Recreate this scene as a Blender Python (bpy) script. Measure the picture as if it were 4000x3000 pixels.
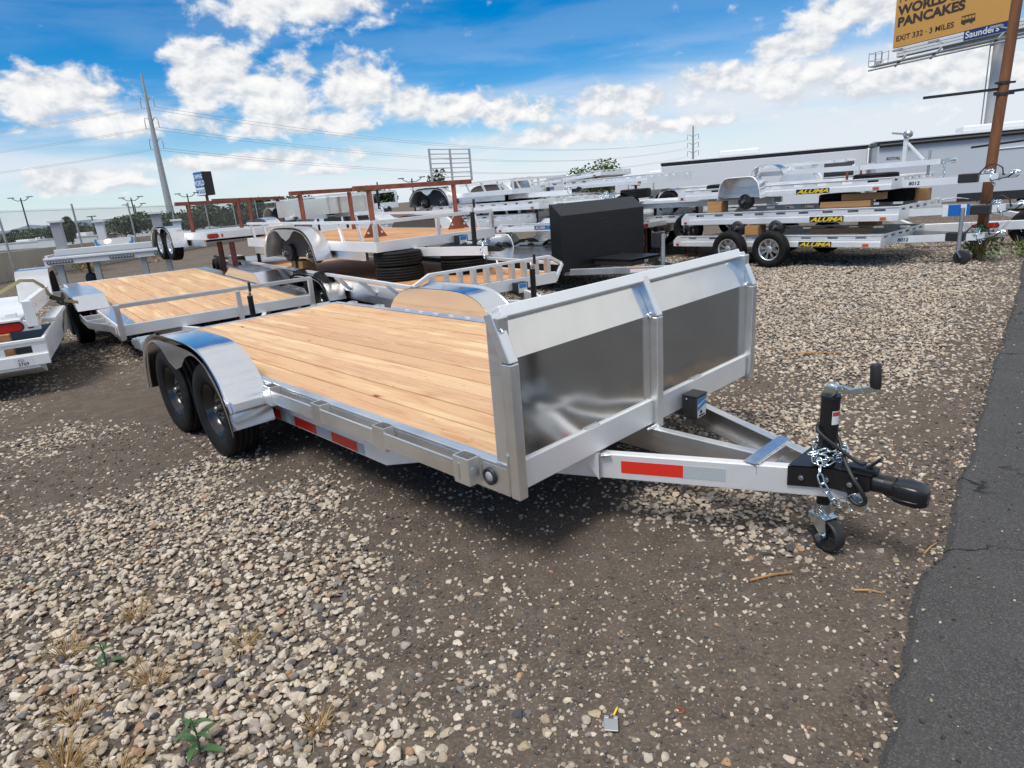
import bpy, bmesh, math, random
from mathutils import Vector, Matrix, Euler, noise as mnoise
random.seed(7)
PI = math.pi
R = math.radians
scene = bpy.context.scene
for o in list(bpy.data.objects):
    bpy.data.objects.remove(o)
C = scene.collection

# ------------------------------------------------------------------ camera
CAMH, PITCH, ROLL, FPX = 1.6386, R(16.4687), R(-4.6268), 2510.4
fw = Vector((0, math.cos(PITCH), -math.sin(PITCH)))
up0 = Vector((0, math.sin(PITCH), math.cos(PITCH)))
rt0 = Vector((1, 0, 0))
rt = math.cos(ROLL) * rt0 + math.sin(ROLL) * up0
upv = -math.sin(ROLL) * rt0 + math.cos(ROLL) * up0
cd = bpy.data.cameras.new('camera')
cam = bpy.data.objects.new('camera', cd)
C.objects.link(cam)
m = Matrix((rt, upv, -fw)).transposed().to_4x4()
m.translation = Vector((0, 0, CAMH))
cam.matrix_world = m
cd.sensor_width = 36.0
cd.lens = FPX / 4000.0 * 36.0
cd.clip_start = 0.05
cd.clip_end = 6000
scene.camera = cam
scene.render.resolution_x, scene.render.resolution_y = 1024, 768

# ------------------------------------------------------------------ light
SUN_EL, SUN_AZ = R(61), R(216)     # azimuth clockwise from +Y: behind the camera, a little to the left
sd = bpy.data.lights.new('sun', 'SUN')
sd.energy = 2.5
sd.angle = R(22)
sd.color = (1.0, 0.96, 0.90)
sun = bpy.data.objects.new('sun', sd)
C.objects.link(sun)
sdir = Vector((math.sin(SUN_AZ) * math.cos(SUN_EL), math.cos(SUN_AZ) * math.cos(SUN_EL), math.sin(SUN_EL)))
sun.rotation_euler = (-sdir).to_track_quat('-Z', 'Y').to_euler()
scene.view_settings.view_transform = 'Standard'
scene.view_settings.look = 'None'
scene.view_settings.exposure = 0.36
scene.view_settings.gamma = 1.0
cy = scene.cycles
cy.max_bounces, cy.diffuse_bounces, cy.glossy_bounces, cy.transmission_bounces = 6, 3, 4, 2
cy.caustics_reflective = cy.caustics_refractive = False

# ------------------------------------------------------------------ sky
world = bpy.data.worlds.new('World')
scene.world = world
world.use_nodes = True
world.cycles.sampling_method = 'MANUAL'
world.cycles.sample_map_resolution = 512
nt = world.node_tree
nt.nodes.clear()


class NB:
    """small node builder"""
    def __init__(s, tree): s.t = tree
    def n(s, typ, **kw):
        nd = s.t.nodes.new(typ)
        for k, v in kw.items(): setattr(nd, k, v)
        return nd
    def link(s, a, b): s.t.links.new(a, b)
    def setin(s, sock, v):
        if isinstance(v, bpy.types.NodeSocket): s.link(v, sock)
        else: sock.default_value = v
    def math(s, op, a, b=0.0, c=None, clamp=False):
        nd = s.n('ShaderNodeMath', operation=op, use_clamp=clamp)
        s.setin(nd.inputs[0], a); s.setin(nd.inputs[1], b)
        if c is not None: s.setin(nd.inputs[2], c)
        return nd.outputs[0]
    def vmath(s, op, a, b=(0, 0, 0)):
        nd = s.n('ShaderNodeVectorMath', operation=op)
        s.setin(nd.inputs[0], a); s.setin(nd.inputs[1], b)
        return nd.outputs[0]
    def noise(s, vec, scale, detail=4, rough=.5, dist=0.0, out=0):
        nd = s.n('ShaderNodeTexNoise')
        if vec is not None: s.link(vec, nd.inputs['Vector'])
        nd.inputs['Scale'].default_value = scale
        nd.inputs['Detail'].default_value = detail
        nd.inputs['Roughness'].default_value = rough
        nd.inputs['Distortion'].default_value = dist
        return nd.outputs[out]
    def ramp(s, fac, stops, interp='LINEAR'):
        nd = s.n('ShaderNodeValToRGB')
        s.setin(nd.inputs[0], fac)
        cr = nd.color_ramp
        cr.interpolation = interp
        while len(cr.elements) < len(stops): cr.elements.new(.5)
        for e, (p, c) in zip(cr.elements, stops):
            e.position = p
            e.color = c if len(c) == 4 else (*c, 1)
        return nd.outputs[0]
    def mix(s, fac, a, b, blend='MIX'):
        nd = s.n('ShaderNodeMix', data_type='RGBA', blend_type=blend)
        s.setin(nd.inputs[0], fac)
        for sock, v in ((nd.inputs[6], a), (nd.inputs[7], b)):
            if isinstance(v, tuple) and len(v) == 3: v = (*v, 1)
            s.setin(sock, v)
        return nd.outputs[2]
    def smooth(s, v, lo, hi, tolo=0.0, tohi=1.0):
        nd = s.n('ShaderNodeMapRange', interpolation_type='SMOOTHSTEP')
        s.setin(nd.inputs[0], v)
        nd.inputs[1].default_value = lo; nd.inputs[2].default_value = hi
        nd.inputs[3].default_value = tolo; nd.inputs[4].default_value = tohi
        return nd.outputs[0]


w = NB(nt)
sky = w.n('ShaderNodeTexSky', sky_type='NISHITA')
sky.sun_disc = False
sky.sun_elevation = SUN_EL
sky.sun_rotation = SUN_AZ
sky.altitude = 1300
sky.air_density = 1.0
sky.dust_density = 0.7
sky.ozone_density = 2.0
tc = w.n('ShaderNodeTexCoord')
dirv = tc.outputs['Generated']
sep = w.n('ShaderNodeSeparateXYZ'); w.link(dirv, sep.inputs[0])
az = w.math('MULTIPLY', w.math('ARCTAN2', sep.outputs[0], sep.outputs[1]), 180 / PI)
el = w.math('MULTIPLY', w.math('ARCSINE', sep.outputs[2]), 180 / PI)


BLOBS = [  # azimuth, elevation, half-width, half-height, weight of the heaped cloud banks
    (-14, 15.4, 8.0, 2.9, 1.0), (-20.8, 10.2, 3.8, 2.9, 1.05), (-17.0, 8.7, 4.6, 2.9, .95), (-10.3, 9.0, 3.6, 2.6, 1.05),
    (-6.5, 7.6, 3.2, 1.5, .9), (-2.4, 7.1, 3.6, 1.5, .95), (1.2, 6.5, 3.0, 1.4, .9),
    (-31.5, 9.0, 5.0, 2.0, .95), (-27.5, 7.1, 6.0, 1.0, .8), (-16, 6.5, 9, 1.1, .8), (-19, 4.1, 9.5, .85, .85), (-31, 3.2, 4.5, 1.1, .95), (-13.8, 3.0, 3, .5, .75),
    (10, 6.4, 8, 1.3, .9), (21, 7.0, 9, 1.5, .9), (32, 5.6, 10, 2.0, .85), (9, 4.3, 11, 1.0, .8),
    (23.6, 8.7, 3.6, 1.3, .9), (29, 10.6, 7, 1.9, .9), (88, 26, 46, 20, .95),
]


def cvec(az_, el_, ka, ke, z=0.0):
    cmb = w.n('ShaderNodeCombineXYZ')
    w.link(w.math('MULTIPLY', az_, ka), cmb.inputs[0]); w.link(w.math('MULTIPLY', el_, ke), cmb.inputs[1]); cmb.inputs[2].default_value = z
    return cmb.outputs[0]


tot = None
for (a0, e0, ra, re, s_) in BLOBS:
    dx = w.math('MULTIPLY_ADD', az, 1 / ra, -a0 / ra)
    dy = w.math('MULTIPLY_ADD', el, 1 / re, -e0 / re)
    d2 = w.math('SQRT', w.math('MULTIPLY_ADD', dx, dx, w.math('MULTIPLY', dy, dy)))
    b = w.math('MULTIPLY_ADD', d2, -s_, s_)
    tot = b if tot is None else w.math('MAXIMUM', tot, b)
tot = w.math('MAXIMUM', tot, w.smooth(el, 17, 36, -.35, .36))
fine = w.noise(cvec(az, el, .17, .25), 2.2, 7, .57, .2)
fine2 = w.noise(cvec(w.math('ADD', az, -.28), w.math('ADD', el, .5), .17, .25), 2.2, 3, .57, .2)
streak = w.noise(cvec(az, el, .07, .40, 3.3), 1.0, 5, .52, .3)
c1 = w.math('MULTIPLY_ADD', w.math('SUBTRACT', fine, .5), 2.1, tot)
cmask = w.smooth(c1, -.08, .42)
shade = w.math('MULTIPLY_ADD', w.math('SUBTRACT', fine, fine2), 1.6, w.math('MULTIPLY_ADD', c1, .22, .42), clamp=True)
ccol = w.ramp(shade, [(0.0, (4.0, 4.4, 5.1)), (.36, (5.3, 5.6, 6.0)), (.60, (6.9, 7.0, 7.1)), (1.0, (8.2, 8.1, 7.9))])
lay = w.math('MULTIPLY', w.smooth(streak, .37, .64), w.smooth(el, 12, 3, .12, .82))
hsv = w.n('ShaderNodeHueSaturation')
w.link(sky.outputs[0], hsv.inputs['Color'])
hsv.inputs['Saturation'].default_value = 1.6
hsv.inputs['Value'].default_value = 1.0
base = w.mix(w.smooth(el, 8, -1, 0, .8), hsv.outputs[0], (5.3, 6.3, 7.2))
base = w.mix(lay, base, (6.2, 6.6, 7.1, 1))
# the thin high veil that whitens the right-hand half of the sky
veil = w.math('MULTIPLY', w.smooth(az, -4, 26), w.smooth(el, 11, 5.5))
base = w.mix(w.math('MULTIPLY', veil, w.smooth(streak, .30, .56, .55, .95)), base, (6.0, 6.45, 7.0))
col = w.mix(cmask, base, ccol)
bg = w.n('ShaderNodeBackground')
w.link(col, bg.inputs[0])
bg.inputs[1].default_value = 0.1
out = w.n('ShaderNodeOutputWorld')
w.link(bg.outputs[0], out.inputs[0])

# ------------------------------------------------------------------ materials
MATS = {}


def pmat(name, base=(.5, .5, .5), rough=.5, metal=0.0, spec=.5, build=None, coat=0.0):
    if name in MATS: return MATS[name]
    mt = bpy.data.materials.new(name)
    mt.use_nodes = True
    b = mt.node_tree.nodes['Principled BSDF']
    b.inputs['Base Color'].default_value = (*base, 1)
    b.inputs['Roughness'].default_value = rough
    b.inputs['Metallic'].default_value = metal
    b.inputs['Specular IOR Level'].default_value = spec
    if coat: b.inputs['Coat Weight'].default_value = coat
    if build: build(NB(mt.node_tree), b)
    MATS[name] = mt
    return mt


def bump(k, b, h, strength, dist=.01):
    nd = k.n('ShaderNodeBump')
    nd.inputs['Strength'].default_value = strength
    nd.inputs['Distance'].default_value = dist
    k.link(h, nd.inputs['Height'])
    k.link(nd.outputs[0], b.inputs['Normal'])


def objvec(k, scale=(1, 1, 1), rnd=False):
    t = k.n('ShaderNodeTexCoord')
    mp = k.n('ShaderNodeMapping')
    mp.inputs['Scale'].default_value = scale
    k.link(t.outputs['Object'], mp.inputs[0])
    if rnd:
        oi = k.n('ShaderNodeObjectInfo')
        ad = k.vmath('SCALE', (17.3, 9.1, 5.7))
        nd = ad.node
        k.link(oi.outputs['Random'], nd.inputs['Scale'])
        k.link(ad, mp.inputs['Location'])
    return mp.outputs[0]


def alum(name, base, r0, r1, streak=(2, 60, 60), bmp=.02, stain=.12):
    def f(k, b):
        v = objvec(k, streak, True)
        n1 = k.noise(v, 1.0, 5, .6)
        n2 = k.noise(objvec(k, (1, 1, 1), True), 2.6, 5, .6)
        mixn = k.math('MULTIPLY_ADD', n1, .5, k.math('MULTIPLY', n2, .5))
        nd = k.n('ShaderNodeMapRange')
        k.link(mixn, nd.inputs[0])
        nd.inputs[1].default_value = .3; nd.inputs[2].default_value = .7
        nd.inputs[3].default_value = r0; nd.inputs[4].default_value = r1
        k.link(nd.outputs[0], b.inputs['Roughness'])
        dk = tuple(c * (1 - stain) for c in base)
        k.link(k.ramp(n2, [(.32, dk), (.6, base)]), b.inputs['Base Color'])
        bump(k, b, n1, bmp, .004)
    return pmat(name, base, .3, 1.0, build=f)


ALU = alum('mill_aluminium', (.88, .88, .87), .30, .48)
ALUP = alum('polished_aluminium', (.86, .86, .87), .10, .2, (1.2, 9, 9), .012, .05)
ALUW = alum('bright_extrusion', (.95, .95, .945), .42, .58, (1.5, 40, 40), .02, .06)
ALUT = alum('treadplate_blue', (.80, .81, .84), .14, .26, (2, 4, 4), .02, .06)
ALUW.node_tree.nodes['Principled BSDF'].inputs['Metallic'].default_value = .62
PANEL = alum('sheet_aluminium', (.74, .735, .72), .09, .17, (.8, 1.6, 1.6), .02, .10)
BRUSH = alum('brushed_aluminium', (.82, .82, .82), .24, .36, (1.2, 9, 9), .012, .06)
WHITEP = pmat('white_paint', (.72, .73, .74), .4)
GREYP = pmat('grey_paint', (.33, .35, .37), .45)
DARKIN = pmat('dark_steel', (.05, .05, .05), .55, .6)
BLACK = pmat('black_paint', (.012, .012, .013), .28)
RIMB = pmat('black_rim', (.010, .010, .011), .2, spec=.6)
HUBM = pmat('hub_steel', (.16, .165, .17), .4, .7)
BLACKM = pmat('black_matte', (.02, .02, .021), .5)
ZINC = pmat('zinc', (.62, .70, .74), .22, 1.0)
GALV = alum('galvanised', (.55, .57, .58), .4, .6, (6, 6, 6), .02, .15)
CHROME = pmat('weld_bead', (.82, .82, .8), .3, 1.0)


def rub(k, b):
    n1 = k.noise(objvec(k, (1, 1, 1), True), 9, 5, .65)
    k.link(k.ramp(n1, [(.35, (.006, .006, .0065)), (.75, (.018, .0175, .017))]), b.inputs['Base Color'])
    bump(k, b, k.noise(objvec(k, (1, 1, 1)), 90, 3, .6), .12, .003)


RUBBER = pmat('rubber', (.015, .015, .016), .68, spec=.22, build=rub)


def dcheck(k, b):
    v = objvec(k, (1, 1, 1))
    vo = k.n('ShaderNodeTexVoronoi'); k.link(v, vo.inputs['Vector']); vo.inputs['Scale'].default_value = 26; vo.inputs['Randomness'].default_value = .15
    bump(k, b, k.smooth(vo.outputs['Distance'], .1, .5), .35, .004)


BLACKD = pmat('black_diamond_plate', (.017, .018, .021), .34, .3, build=dcheck)


def refl(name, c):
    def f(k, b):
        v = objvec(k, (1, 1, 1))
        vo = k.n('ShaderNodeTexVoronoi'); k.link(v, vo.inputs['Vector']); vo.inputs['Scale'].default_value = 260
        lo = tuple(x * .86 for x in c)
        k.link(k.ramp(vo.outputs['Distance'], [(.1, c), (.7, lo)]), b.inputs['Base Color'])
    return pmat(name, c, .25, 0, build=f, coat=.3)


REDT = refl('red_reflective_tape', (.78, .035, .02))
WHTT = refl('silver_reflective_tape', (.46, .50, .52))
REDL = pmat('red_lens', (.45, .01, .012), .12, coat=.5)
AMBER = pmat('amber_lens', (.55, .10, .015), .15)
CLEAR = pmat('clear_lens', (.55, .56, .57), .08, .6)


def rustf(k, b):
    n1 = k.noise(objvec(k, (1, 1, 1), True), 6, 6, .65)
    k.link(k.ramp(n1, [(.3, (.16, .045, .028)), (.62, (.30, .10, .065)), (.8, (.34, .15, .10))]), b.inputs['Base Color'])
    bump(k, b, n1, .15, .004)


RUST = pmat('red_oxide_steel', (.3, .1, .06), .6, build=rustf)


def rustp(k, b):
    n1 = k.noise(objvec(k, (1, 1, .25)), 5, 7, .65)
    k.link(k.ramp(n1, [(.3, (.10, .038, .016)), (.55, (.20, .078, .03)), (.75, (.27, .12, .05))]), b.inputs['Base Color'])
    bump(k, b, n1, .2, .006)


RUSTP = pmat('weathering_steel', (.2, .08, .03), .65, build=rustp)


def woodf(cols, knots=True):
    def f(k, b):
        oi = k.n('ShaderNodeObjectInfo')
        v = objvec(k, (1, 1, 1), True)
        # growth rings cut lengthwise: a stretched field banded by a sine, each board cut from another place
        f1 = k.noise(objvec(k, (.28, 3.4, 3.4), True), 1.6, 3, .5, .15)
        ring = k.math('SINE', k.math('MULTIPLY', f1, 58.0))
        band = k.math('MULTIPLY_ADD', ring, .5, .5)
        g2 = k.noise(objvec(k, (1.2, 60, 60), True), 2.2, 4, .65)
        g3 = k.noise(objvec(k, (.5, 3.2, 3.2), True), 1.2, 4, .6)
        c = k.ramp(oi.outputs['Random'], [(0, cols[0]), (.35, cols[1]), (.68, cols[2]), (1, cols[3])])
        late = k.mix(1.0, c, (.76, .56, .44), 'MULTIPLY')
        fac = k.math('MULTIPLY', k.math('POWER', band, 2.2), k.smooth(g3, .34, .62, .05, .62))
        c = k.mix(fac, c, late)
        c = k.mix(k.smooth(k.noise(objvec(k, (.35, 2.6, 2.6), True), 1.9, 4, .6), .52, .66, 0.0, .7), c, cols[4])
        c = k.mix(k.smooth(g2, .52, .76, 0.0, .14), c, (.30, .14, .06))
        if knots:
            vo = k.n('ShaderNodeTexVoronoi'); k.link(objvec(k, (.75, 2.1, 2.1), True), vo.inputs['Vector'])
            vo.inputs['Scale'].default_value = 2.3
            r = vo.outputs['Distance']
            pick = k.n('ShaderNodeSeparateColor'); k.link(vo.outputs['Color'], pick.inputs[0])
            on = k.smooth(pick.outputs[0], .34, .36)
            wob = k.math('ADD', r, k.math('MULTIPLY', k.math('SUBTRACT', k.noise(v, 22, 3, .6), .5), .055))
            c = k.mix(k.math('MULTIPLY', k.smooth(wob, .15, .06), k.math('MULTIPLY', on, .55)), c, (.50, .25, .10))
            c = k.mix(k.math('MULTIPLY', k.smooth(wob, .075, .040), on), c, (.20, .075, .03))
            vo2 = k.n('ShaderNodeTexVoronoi'); k.link(objvec(k, (4.5, 21, 21), True), vo2.inputs['Vector']); vo2.inputs['Scale'].default_value = 1.5
            pk2 = k.n('ShaderNodeSeparateColor'); k.link(vo2.outputs['Color'], pk2.inputs[0])
            fl = k.math('MULTIPLY', k.smooth(vo2.outputs['Distance'], .15, .06), k.smooth(pk2.outputs[1], .58, .60))
            c = k.mix(k.math('MULTIPLY', fl, .75), c, (.24, .10, .045))
        k.link(c, b.inputs['Base Color'])
        k.link(k.smooth(g2, .3, .7, .48, .66), b.inputs['Roughness'])
        bump(k, b, g2, .14, .002)
    return f


WOOD = pmat('pine_deck', (.6, .36, .19), .55, build=woodf([(.70, .472, .268), (.57, .342, .186), (.67, .428, .228), (.61, .382, .212), (.78, .59, .33)]))
WOODO = pmat('oiled_pine', (.5, .27, .1), .55, build=woodf([(.56, .30, .13), (.52, .26, .10), (.60, .33, .15), (.55, .28, .11), (.62, .36, .17)]))
TIMBER = pmat('timber_block', (.42, .22, .09), .7, build=woodf([(.46, .25, .10), (.40, .20, .08), (.50, .28, .12), (.42, .22, .09), (.52, .32, .15)], False))


def dirt(k, b):
    t = k.n('ShaderNodeTexCoord')
    v = t.outputs['Object']
    a = k.noise(v, .55, 5, .6)
    f = k.noise(v, 7, 7, .68)
    g = k.noise(v, 70, 4, .7)
    c = k.ramp(f, [(.28, (.052, .040, .031)), (.5, (.092, .073, .057)), (.72, (.150, .122, .098))])
    c = k.mix(k.smooth(a, .36, .64, 0, .6), c, (.118, .095, .075))
    c = k.mix(k.smooth(g, .48, .68, 0, .5), c, (.25, .21, .17))
    # beyond the stones that are built, the same stones as fine mottling
    vo = k.n('ShaderNodeTexVoronoi'); k.link(v, vo.inputs['Vector']); vo.inputs['Scale'].default_value = 21
    st = k.ramp(vo.outputs['Color'], [(.15, (.16, .13, .10)), (.45, (.36, .31, .26)), (.8, (.52, .47, .41))])
    edge = k.smooth(vo.outputs['Distance'], .42, .20)
    ln = k.vmath('LENGTH', v).node.outputs[1]
    far = k.math('MULTIPLY', k.smooth(ln, 6.5, 12), k.smooth(k.noise(v, .7, 4, .6), .30, .50))
    c = k.mix(k.math('MULTIPLY', edge, far), c, st)
    k.link(c, b.inputs['Base Color'])
    h = k.math('MULTIPLY_ADD', g, .5, k.math('MULTIPLY', f, .9))
    h = k.math('ADD', h, k.math('MULTIPLY', k.math('MULTIPLY', edge, far), 1.2))
    bump(k, b, h, .75, .012)


DIRT = pmat('packed_dirt', (.12, .1, .08), .95, spec=.2, build=dirt)


def asph(k, b):
    t = k.n('ShaderNodeTexCoord'); v = t.outputs['Object']
    f = k.noise(v, 3.0, 5, .6); g = k.noise(v, 160, 3, .65); d = k.noise(v, .7, 4, .6)
    c = k.ramp(g, [(.34, (.036, .035, .035)), (.55, (.066, .065, .064)), (.70, (.150, .147, .143))])
    c = k.mix(k.smooth(f, .4, .75, 0, .35), c, (.082, .080, .079))
    c = k.mix(k.smooth(d, .45, .7, 0, .3), c, (.044, .044, .044))
    # meandering cracks: thin walls between large cells
    wv = k.vmath('ADD', v, k.vmath('SCALE', k.noise(v, 2.2, 5, .6, 0, 1)))
    wv.node.inputs[1].links[0].from_node.inputs['Scale'].default_value = .45
    vo = k.n('ShaderNodeTexVoronoi', feature='DISTANCE_TO_EDGE'); k.link(wv, vo.inputs['Vector']); vo.inputs['Scale'].default_value = 1.15
    cr = k.math('MULTIPLY', k.smooth(vo.outputs['Distance'], .013, .004), k.smooth(k.noise(v, .9, 2, .5), .42, .50))
    c = k.mix(cr, c, (.012, .011, .010))
    k.link(c, b.inputs['Base Color'])
    bump(k, b, k.math('SUBTRACT', g, k.math('MULTIPLY', cr, 3.0)), .4, .006)


ASPH = pmat('asphalt', (.05, .05, .05), .85, spec=.3, build=asph)


def stonef(k, b):
    at = k.n('ShaderNodeAttribute', attribute_type='INSTANCER', attribute_name='tone')
    n1 = k.noise(objvec(k, (1, 1, 1)), 2.2, 5, .65)
    c = k.mix(k.smooth(n1, .35, .7, 0, .5), at.outputs['Color'], k.mix(1.0, at.outputs['Color'], (.62, .55, .48), 'MULTIPLY'))
    k.link(c, b.inputs['Base Color'])
    bump(k, b, k.noise(objvec(k, (1, 1, 1)), 7, 4, .6), .25, .06)


STONE = pmat('crushed_stone', (.5, .45, .4), .85, spec=.3, build=stonef)


def concf(k, b):
    v = objvec(k, (1, 1, 1)); n1 = k.noise(v, .6, 6, .65); n2 = k.noise(v, 9, 4, .6)
    k.link(k.mix(k.smooth(n2, .4, .7, 0, .4), k.ramp(n1, [(.3, (.46, .40, .31)), (.7, (.58, .51, .41))]), (.27, .24, .19)), b.inputs['Base Color'])


CONC = pmat('tan_concrete', (.4, .35, .29), .9, build=concf)


def leaff(c0, c1, c2):
    def f(k, b):
        oi = k.n('ShaderNodeNewGeometry')
        k.link(k.ramp(oi.outputs['Random Per Island'], [(0, c0), (.5, c1), (1, c2)]), b.inputs['Base Color'])
        b.inputs['Subsurface Weight'].default_value = 0
    return f


LEAFD = pmat('dark_leaves', (.04, .07, .02), .6, build=leaff((.018, .035, .012), (.035, .065, .02), (.06, .10, .03)))
LEAFG = pmat('bright_leaves', (.06, .12, .02), .55, build=leaff((.03, .07, .012), (.06, .13, .02), (.10, .19, .035)))
WEED = pmat('weed_leaves', (.05, .11, .03), .5, build=leaff((.035, .08, .03), (.05, .11, .035), (.075, .15, .05)))
DRY = pmat('dry_grass', (.4, .26, .1), .8, build=leaff((.30, .17, .06), (.42, .28, .11), (.50, .36, .17)))
BARK = pmat('bark', (.12, .09, .06), .9)
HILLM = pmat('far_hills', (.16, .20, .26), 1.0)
GLASS = pmat('dark_glass', (.02, .022, .025), .06, .0, 1.0)
BLUE = pmat('blue_film', (.012, .13, .45), .55, spec=.25)
YELLOW = pmat('yellow_decal', (.80, .58, .02), .4)
INK = pmat('ink_black', (.015, .015, .016), .5)
BILLY = pmat('billboard_ochre', (.60, .315, .075), .6)
BILLINK = pmat('billboard_brown', (.045, .03, .028), .6)
NAVY = pmat('navy_sign', (.012, .03, .16), .5)
SIGNBLUE = pmat('sign_blue', (.03, .16, .42), .5)
POLEG = alum('pole_steel', (.42, .44, .45), .5, .65, (3, 3, .2), .02, .2)
POLEG.node_tree.nodes['Principled BSDF'].inputs['Metallic'].default_value = .35
STRAP = pmat('webbing', (.34, .29, .15), .8)
RVG = pmat('rv_grey', (.50, .53, .57), .4)
RVW = pmat('rv_white', (.66, .68, .70), .35)
RVD = pmat('rv_charcoal', (.035, .033, .036), .35)

# ------------------------------------------------------------------ mesh building
class MB:
    def __init__(s):
        s.v, s.f, s.sm = [], [], []
    def add(s, verts, faces, smooth=False, M=None):
        o = len(s.v)
        for p in verts:
            p = Vector(p)
            s.v.append(tuple(M @ p) if M is not None else tuple(p))
        for f in faces:
            s.f.append([i + o for i in f]); s.sm.append(smooth)
        return s
    def box(s, x0, x1, y0, y1, z0, z1, M=None):
        v = [(x, y, z) for x in (x0, x1) for y in (y0, y1) for z in (z0, z1)]
        return s.add(v, [(0, 1, 3, 2), (4, 6, 7, 5), (0, 4, 5, 1), (2, 3, 7, 6), (0, 2, 6, 4), (1, 5, 7, 3)], False, M)
    def cbox(s, c, size, rot=None):
        a, b, d = (q / 2 for q in size)
        M = Matrix.Translation(c) @ (Euler(rot).to_matrix().to_4x4() if rot else Matrix())
        return s.box(-a, a, -b, b, -d, d, M)
    def bar(s, p0, p1, wy, wz, upax=(0, 0, 1)):
        """box along p0-p1; wy is sideways, wz along upax"""
        p0, p1 = Vector(p0), Vector(p1)
        x = (p1 - p0); L = x.length; x.normalize()
        u = Vector(upax); y = u.cross(x)
        if y.length < 1e-4: y = Vector((0, 1, 0)).cross(x)
        y.normalize(); z = x.cross(y)
        M = Matrix((x, y, z)).transposed().to_4x4(); M.translation = p0
        return s.box(0, L, -wy / 2, wy / 2, -wz / 2, wz / 2, M)
    def tube(s, pts, r, n=8, closed=False, cap=True):
        pts = [Vector(p) for p in pts]; N = len(pts)
        rs = r if isinstance(r, (list, tuple)) else [r] * N
        rings = []; prev = None
        for i in range(N):
            if closed: t = pts[(i + 1) % N] - pts[i - 1]
            else: t = pts[min(i + 1, N - 1)] - pts[max(i - 1, 0)]
            t.normalize()
            if prev is None:
                a = Vector((0, 0, 1)) if abs(t.z) < .9 else Vector((1, 0, 0))
                u = t.cross(a).normalized()
            else:
                u = (prev - t * prev.dot(t)).normalized()
            prev = u; wv = t.cross(u)
            rings.append([pts[i] + (u * math.cos(2 * PI * k / n) + wv * math.sin(2 * PI * k / n)) * rs[i] for k in range(n)])
        v = [p for rg in rings for p in rg]; f = []
        for i in range(N if closed else N - 1):
            j = (i + 1) % N
            for k in range(n):
                f.append((i * n + k, i * n + (k + 1) % n, j * n + (k + 1) % n, j * n + k))
        s.add(v, f, True)
        if cap and not closed:
            s.add(rings[0], [tuple(range(n))[::-1]]); s.add(rings[-1], [tuple(range(n))])
        return s
    def cyl(s, p0, p1, r, n=16): return s.tube([p0, p1], r, n)
    def lathe(s, prof, n=32, M=None, smooth=True, skip=None):
        """profile of (radius, axial) turned about local Y"""
        v, f = [], []
        for k in range(n):
            a = 2 * PI * k / n
            for (r, y) in prof: v.append((r * math.cos(a), y, r * math.sin(a)))
        m_ = len(prof)
        for k in range(n):
            k2 = (k + 1) % n
            for i in range(m_ - 1):
                if skip and skip(k, i): continue
                f.append((k * m_ + i, k * m_ + i + 1, k2 * m_ + i + 1, k2 * m_ + i))
        return s.add(v, f, smooth, M)
    def prism(s, poly, y0, y1, M=None, smooth=False):
        """polygon in XZ extruded along Y"""
        n = len(poly)
        v = [(x, y0, z) for x, z in poly] + [(x, y1, z) for x, z in poly]
        f = [tuple(range(n)), tuple(range(2 * n - 1, n - 1, -1))]
        for i in range(n):
            j = (i + 1) % n
            f.append((i, i + n, j + n, j))
        return s.add(v, f, smooth, M)
    def strip(s, a, b, smooth=True):
        n = len(a)
        return s.add(list(a) + list(b), [(i, i + 1, n + i + 1, n + i) for i in range(n - 1)], smooth)
    def grid(s, rows, smooth=True):
        n = len(rows[0]); v = [p for r_ in rows for p in r_]
        return s.add(v, [(j * n + i, j * n + i + 1, (j + 1) * n + i + 1, (j + 1) * n + i) for j in range(len(rows) - 1) for i in range(n - 1)], smooth)
    def slot_rail(s, x0, x1, y0, y1, z0, z1, za, zb, slots):
        """side rail along X with real see-through slots (xa, xb) between heights za and zb"""
        s.box(x0, x1, y0, y1, z0, za); s.box(x0, x1, y0, y1, zb, z1)
        prev = x0
        for a, b in sorted(slots):
            s.box(prev, a, y0, y1, za, zb); prev = b
        return s.box(prev, x1, y0, y1, za, zb)
    def mesh(s, name):
        me = bpy.data.meshes.new(name)
        me.from_pydata(s.v, [], s.f)
        me.polygons.foreach_set('use_smooth', s.sm)
        me.update()
        return me
    def build(s, name, mat, parent=None, bevel=0, label=None, solid=0, fixn=True):
        me = s.mesh(name)
        if fixn:
            bm = bmesh.new(); bm.from_mesh(me)
            bmesh.ops.recalc_face_normals(bm, faces=bm.faces)
            bm.to_mesh(me); bm.free()
        me.materials.append(mat)
        o = bpy.data.objects.new(name, me)
        C.objects.link(o)
        if parent: o.parent = parent
        if solid:
            md = o.modifiers.new('thick', 'SOLIDIFY'); md.thickness = solid; md.offset = 0; md.use_rim = False
        if bevel:
            md = o.modifiers.new('bevel', 'BEVEL'); md.width = bevel; md.segments = 2; md.limit_method = 'ANGLE'; md.angle_limit = R(40)
            md.harden_normals = False
        if label: o['label'] = label
        return o


def tag(o, label, cat, group=None, kind=None):
    if label: o['label'] = label
    if cat: o['category'] = cat
    if group: o['group'] = group
    if kind: o['kind'] = kind
    return o


def thing(name, label, cat, loc=(0, 0, 0), yaw=0, pitch=0, group=None, roll=0):
    o = bpy.data.objects.new(name, None)
    C.objects.link(o)
    o.empty_display_size = .2
    o.location = loc
    o.rotation_euler = Euler((R(roll), R(pitch), R(yaw)), 'XYZ')
    return tag(o, label, cat, group)


def share(o, parent, loc=None, rot=None, scale=None):
    """a copy of a piece that shares its mesh"""
    c = o.copy(); C.objects.link(c); c.parent = parent
    if loc is not None: c.location = loc
    if rot is not None: c.rotation_euler = rot
    if scale is not None: c.scale = scale
    return c


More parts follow.
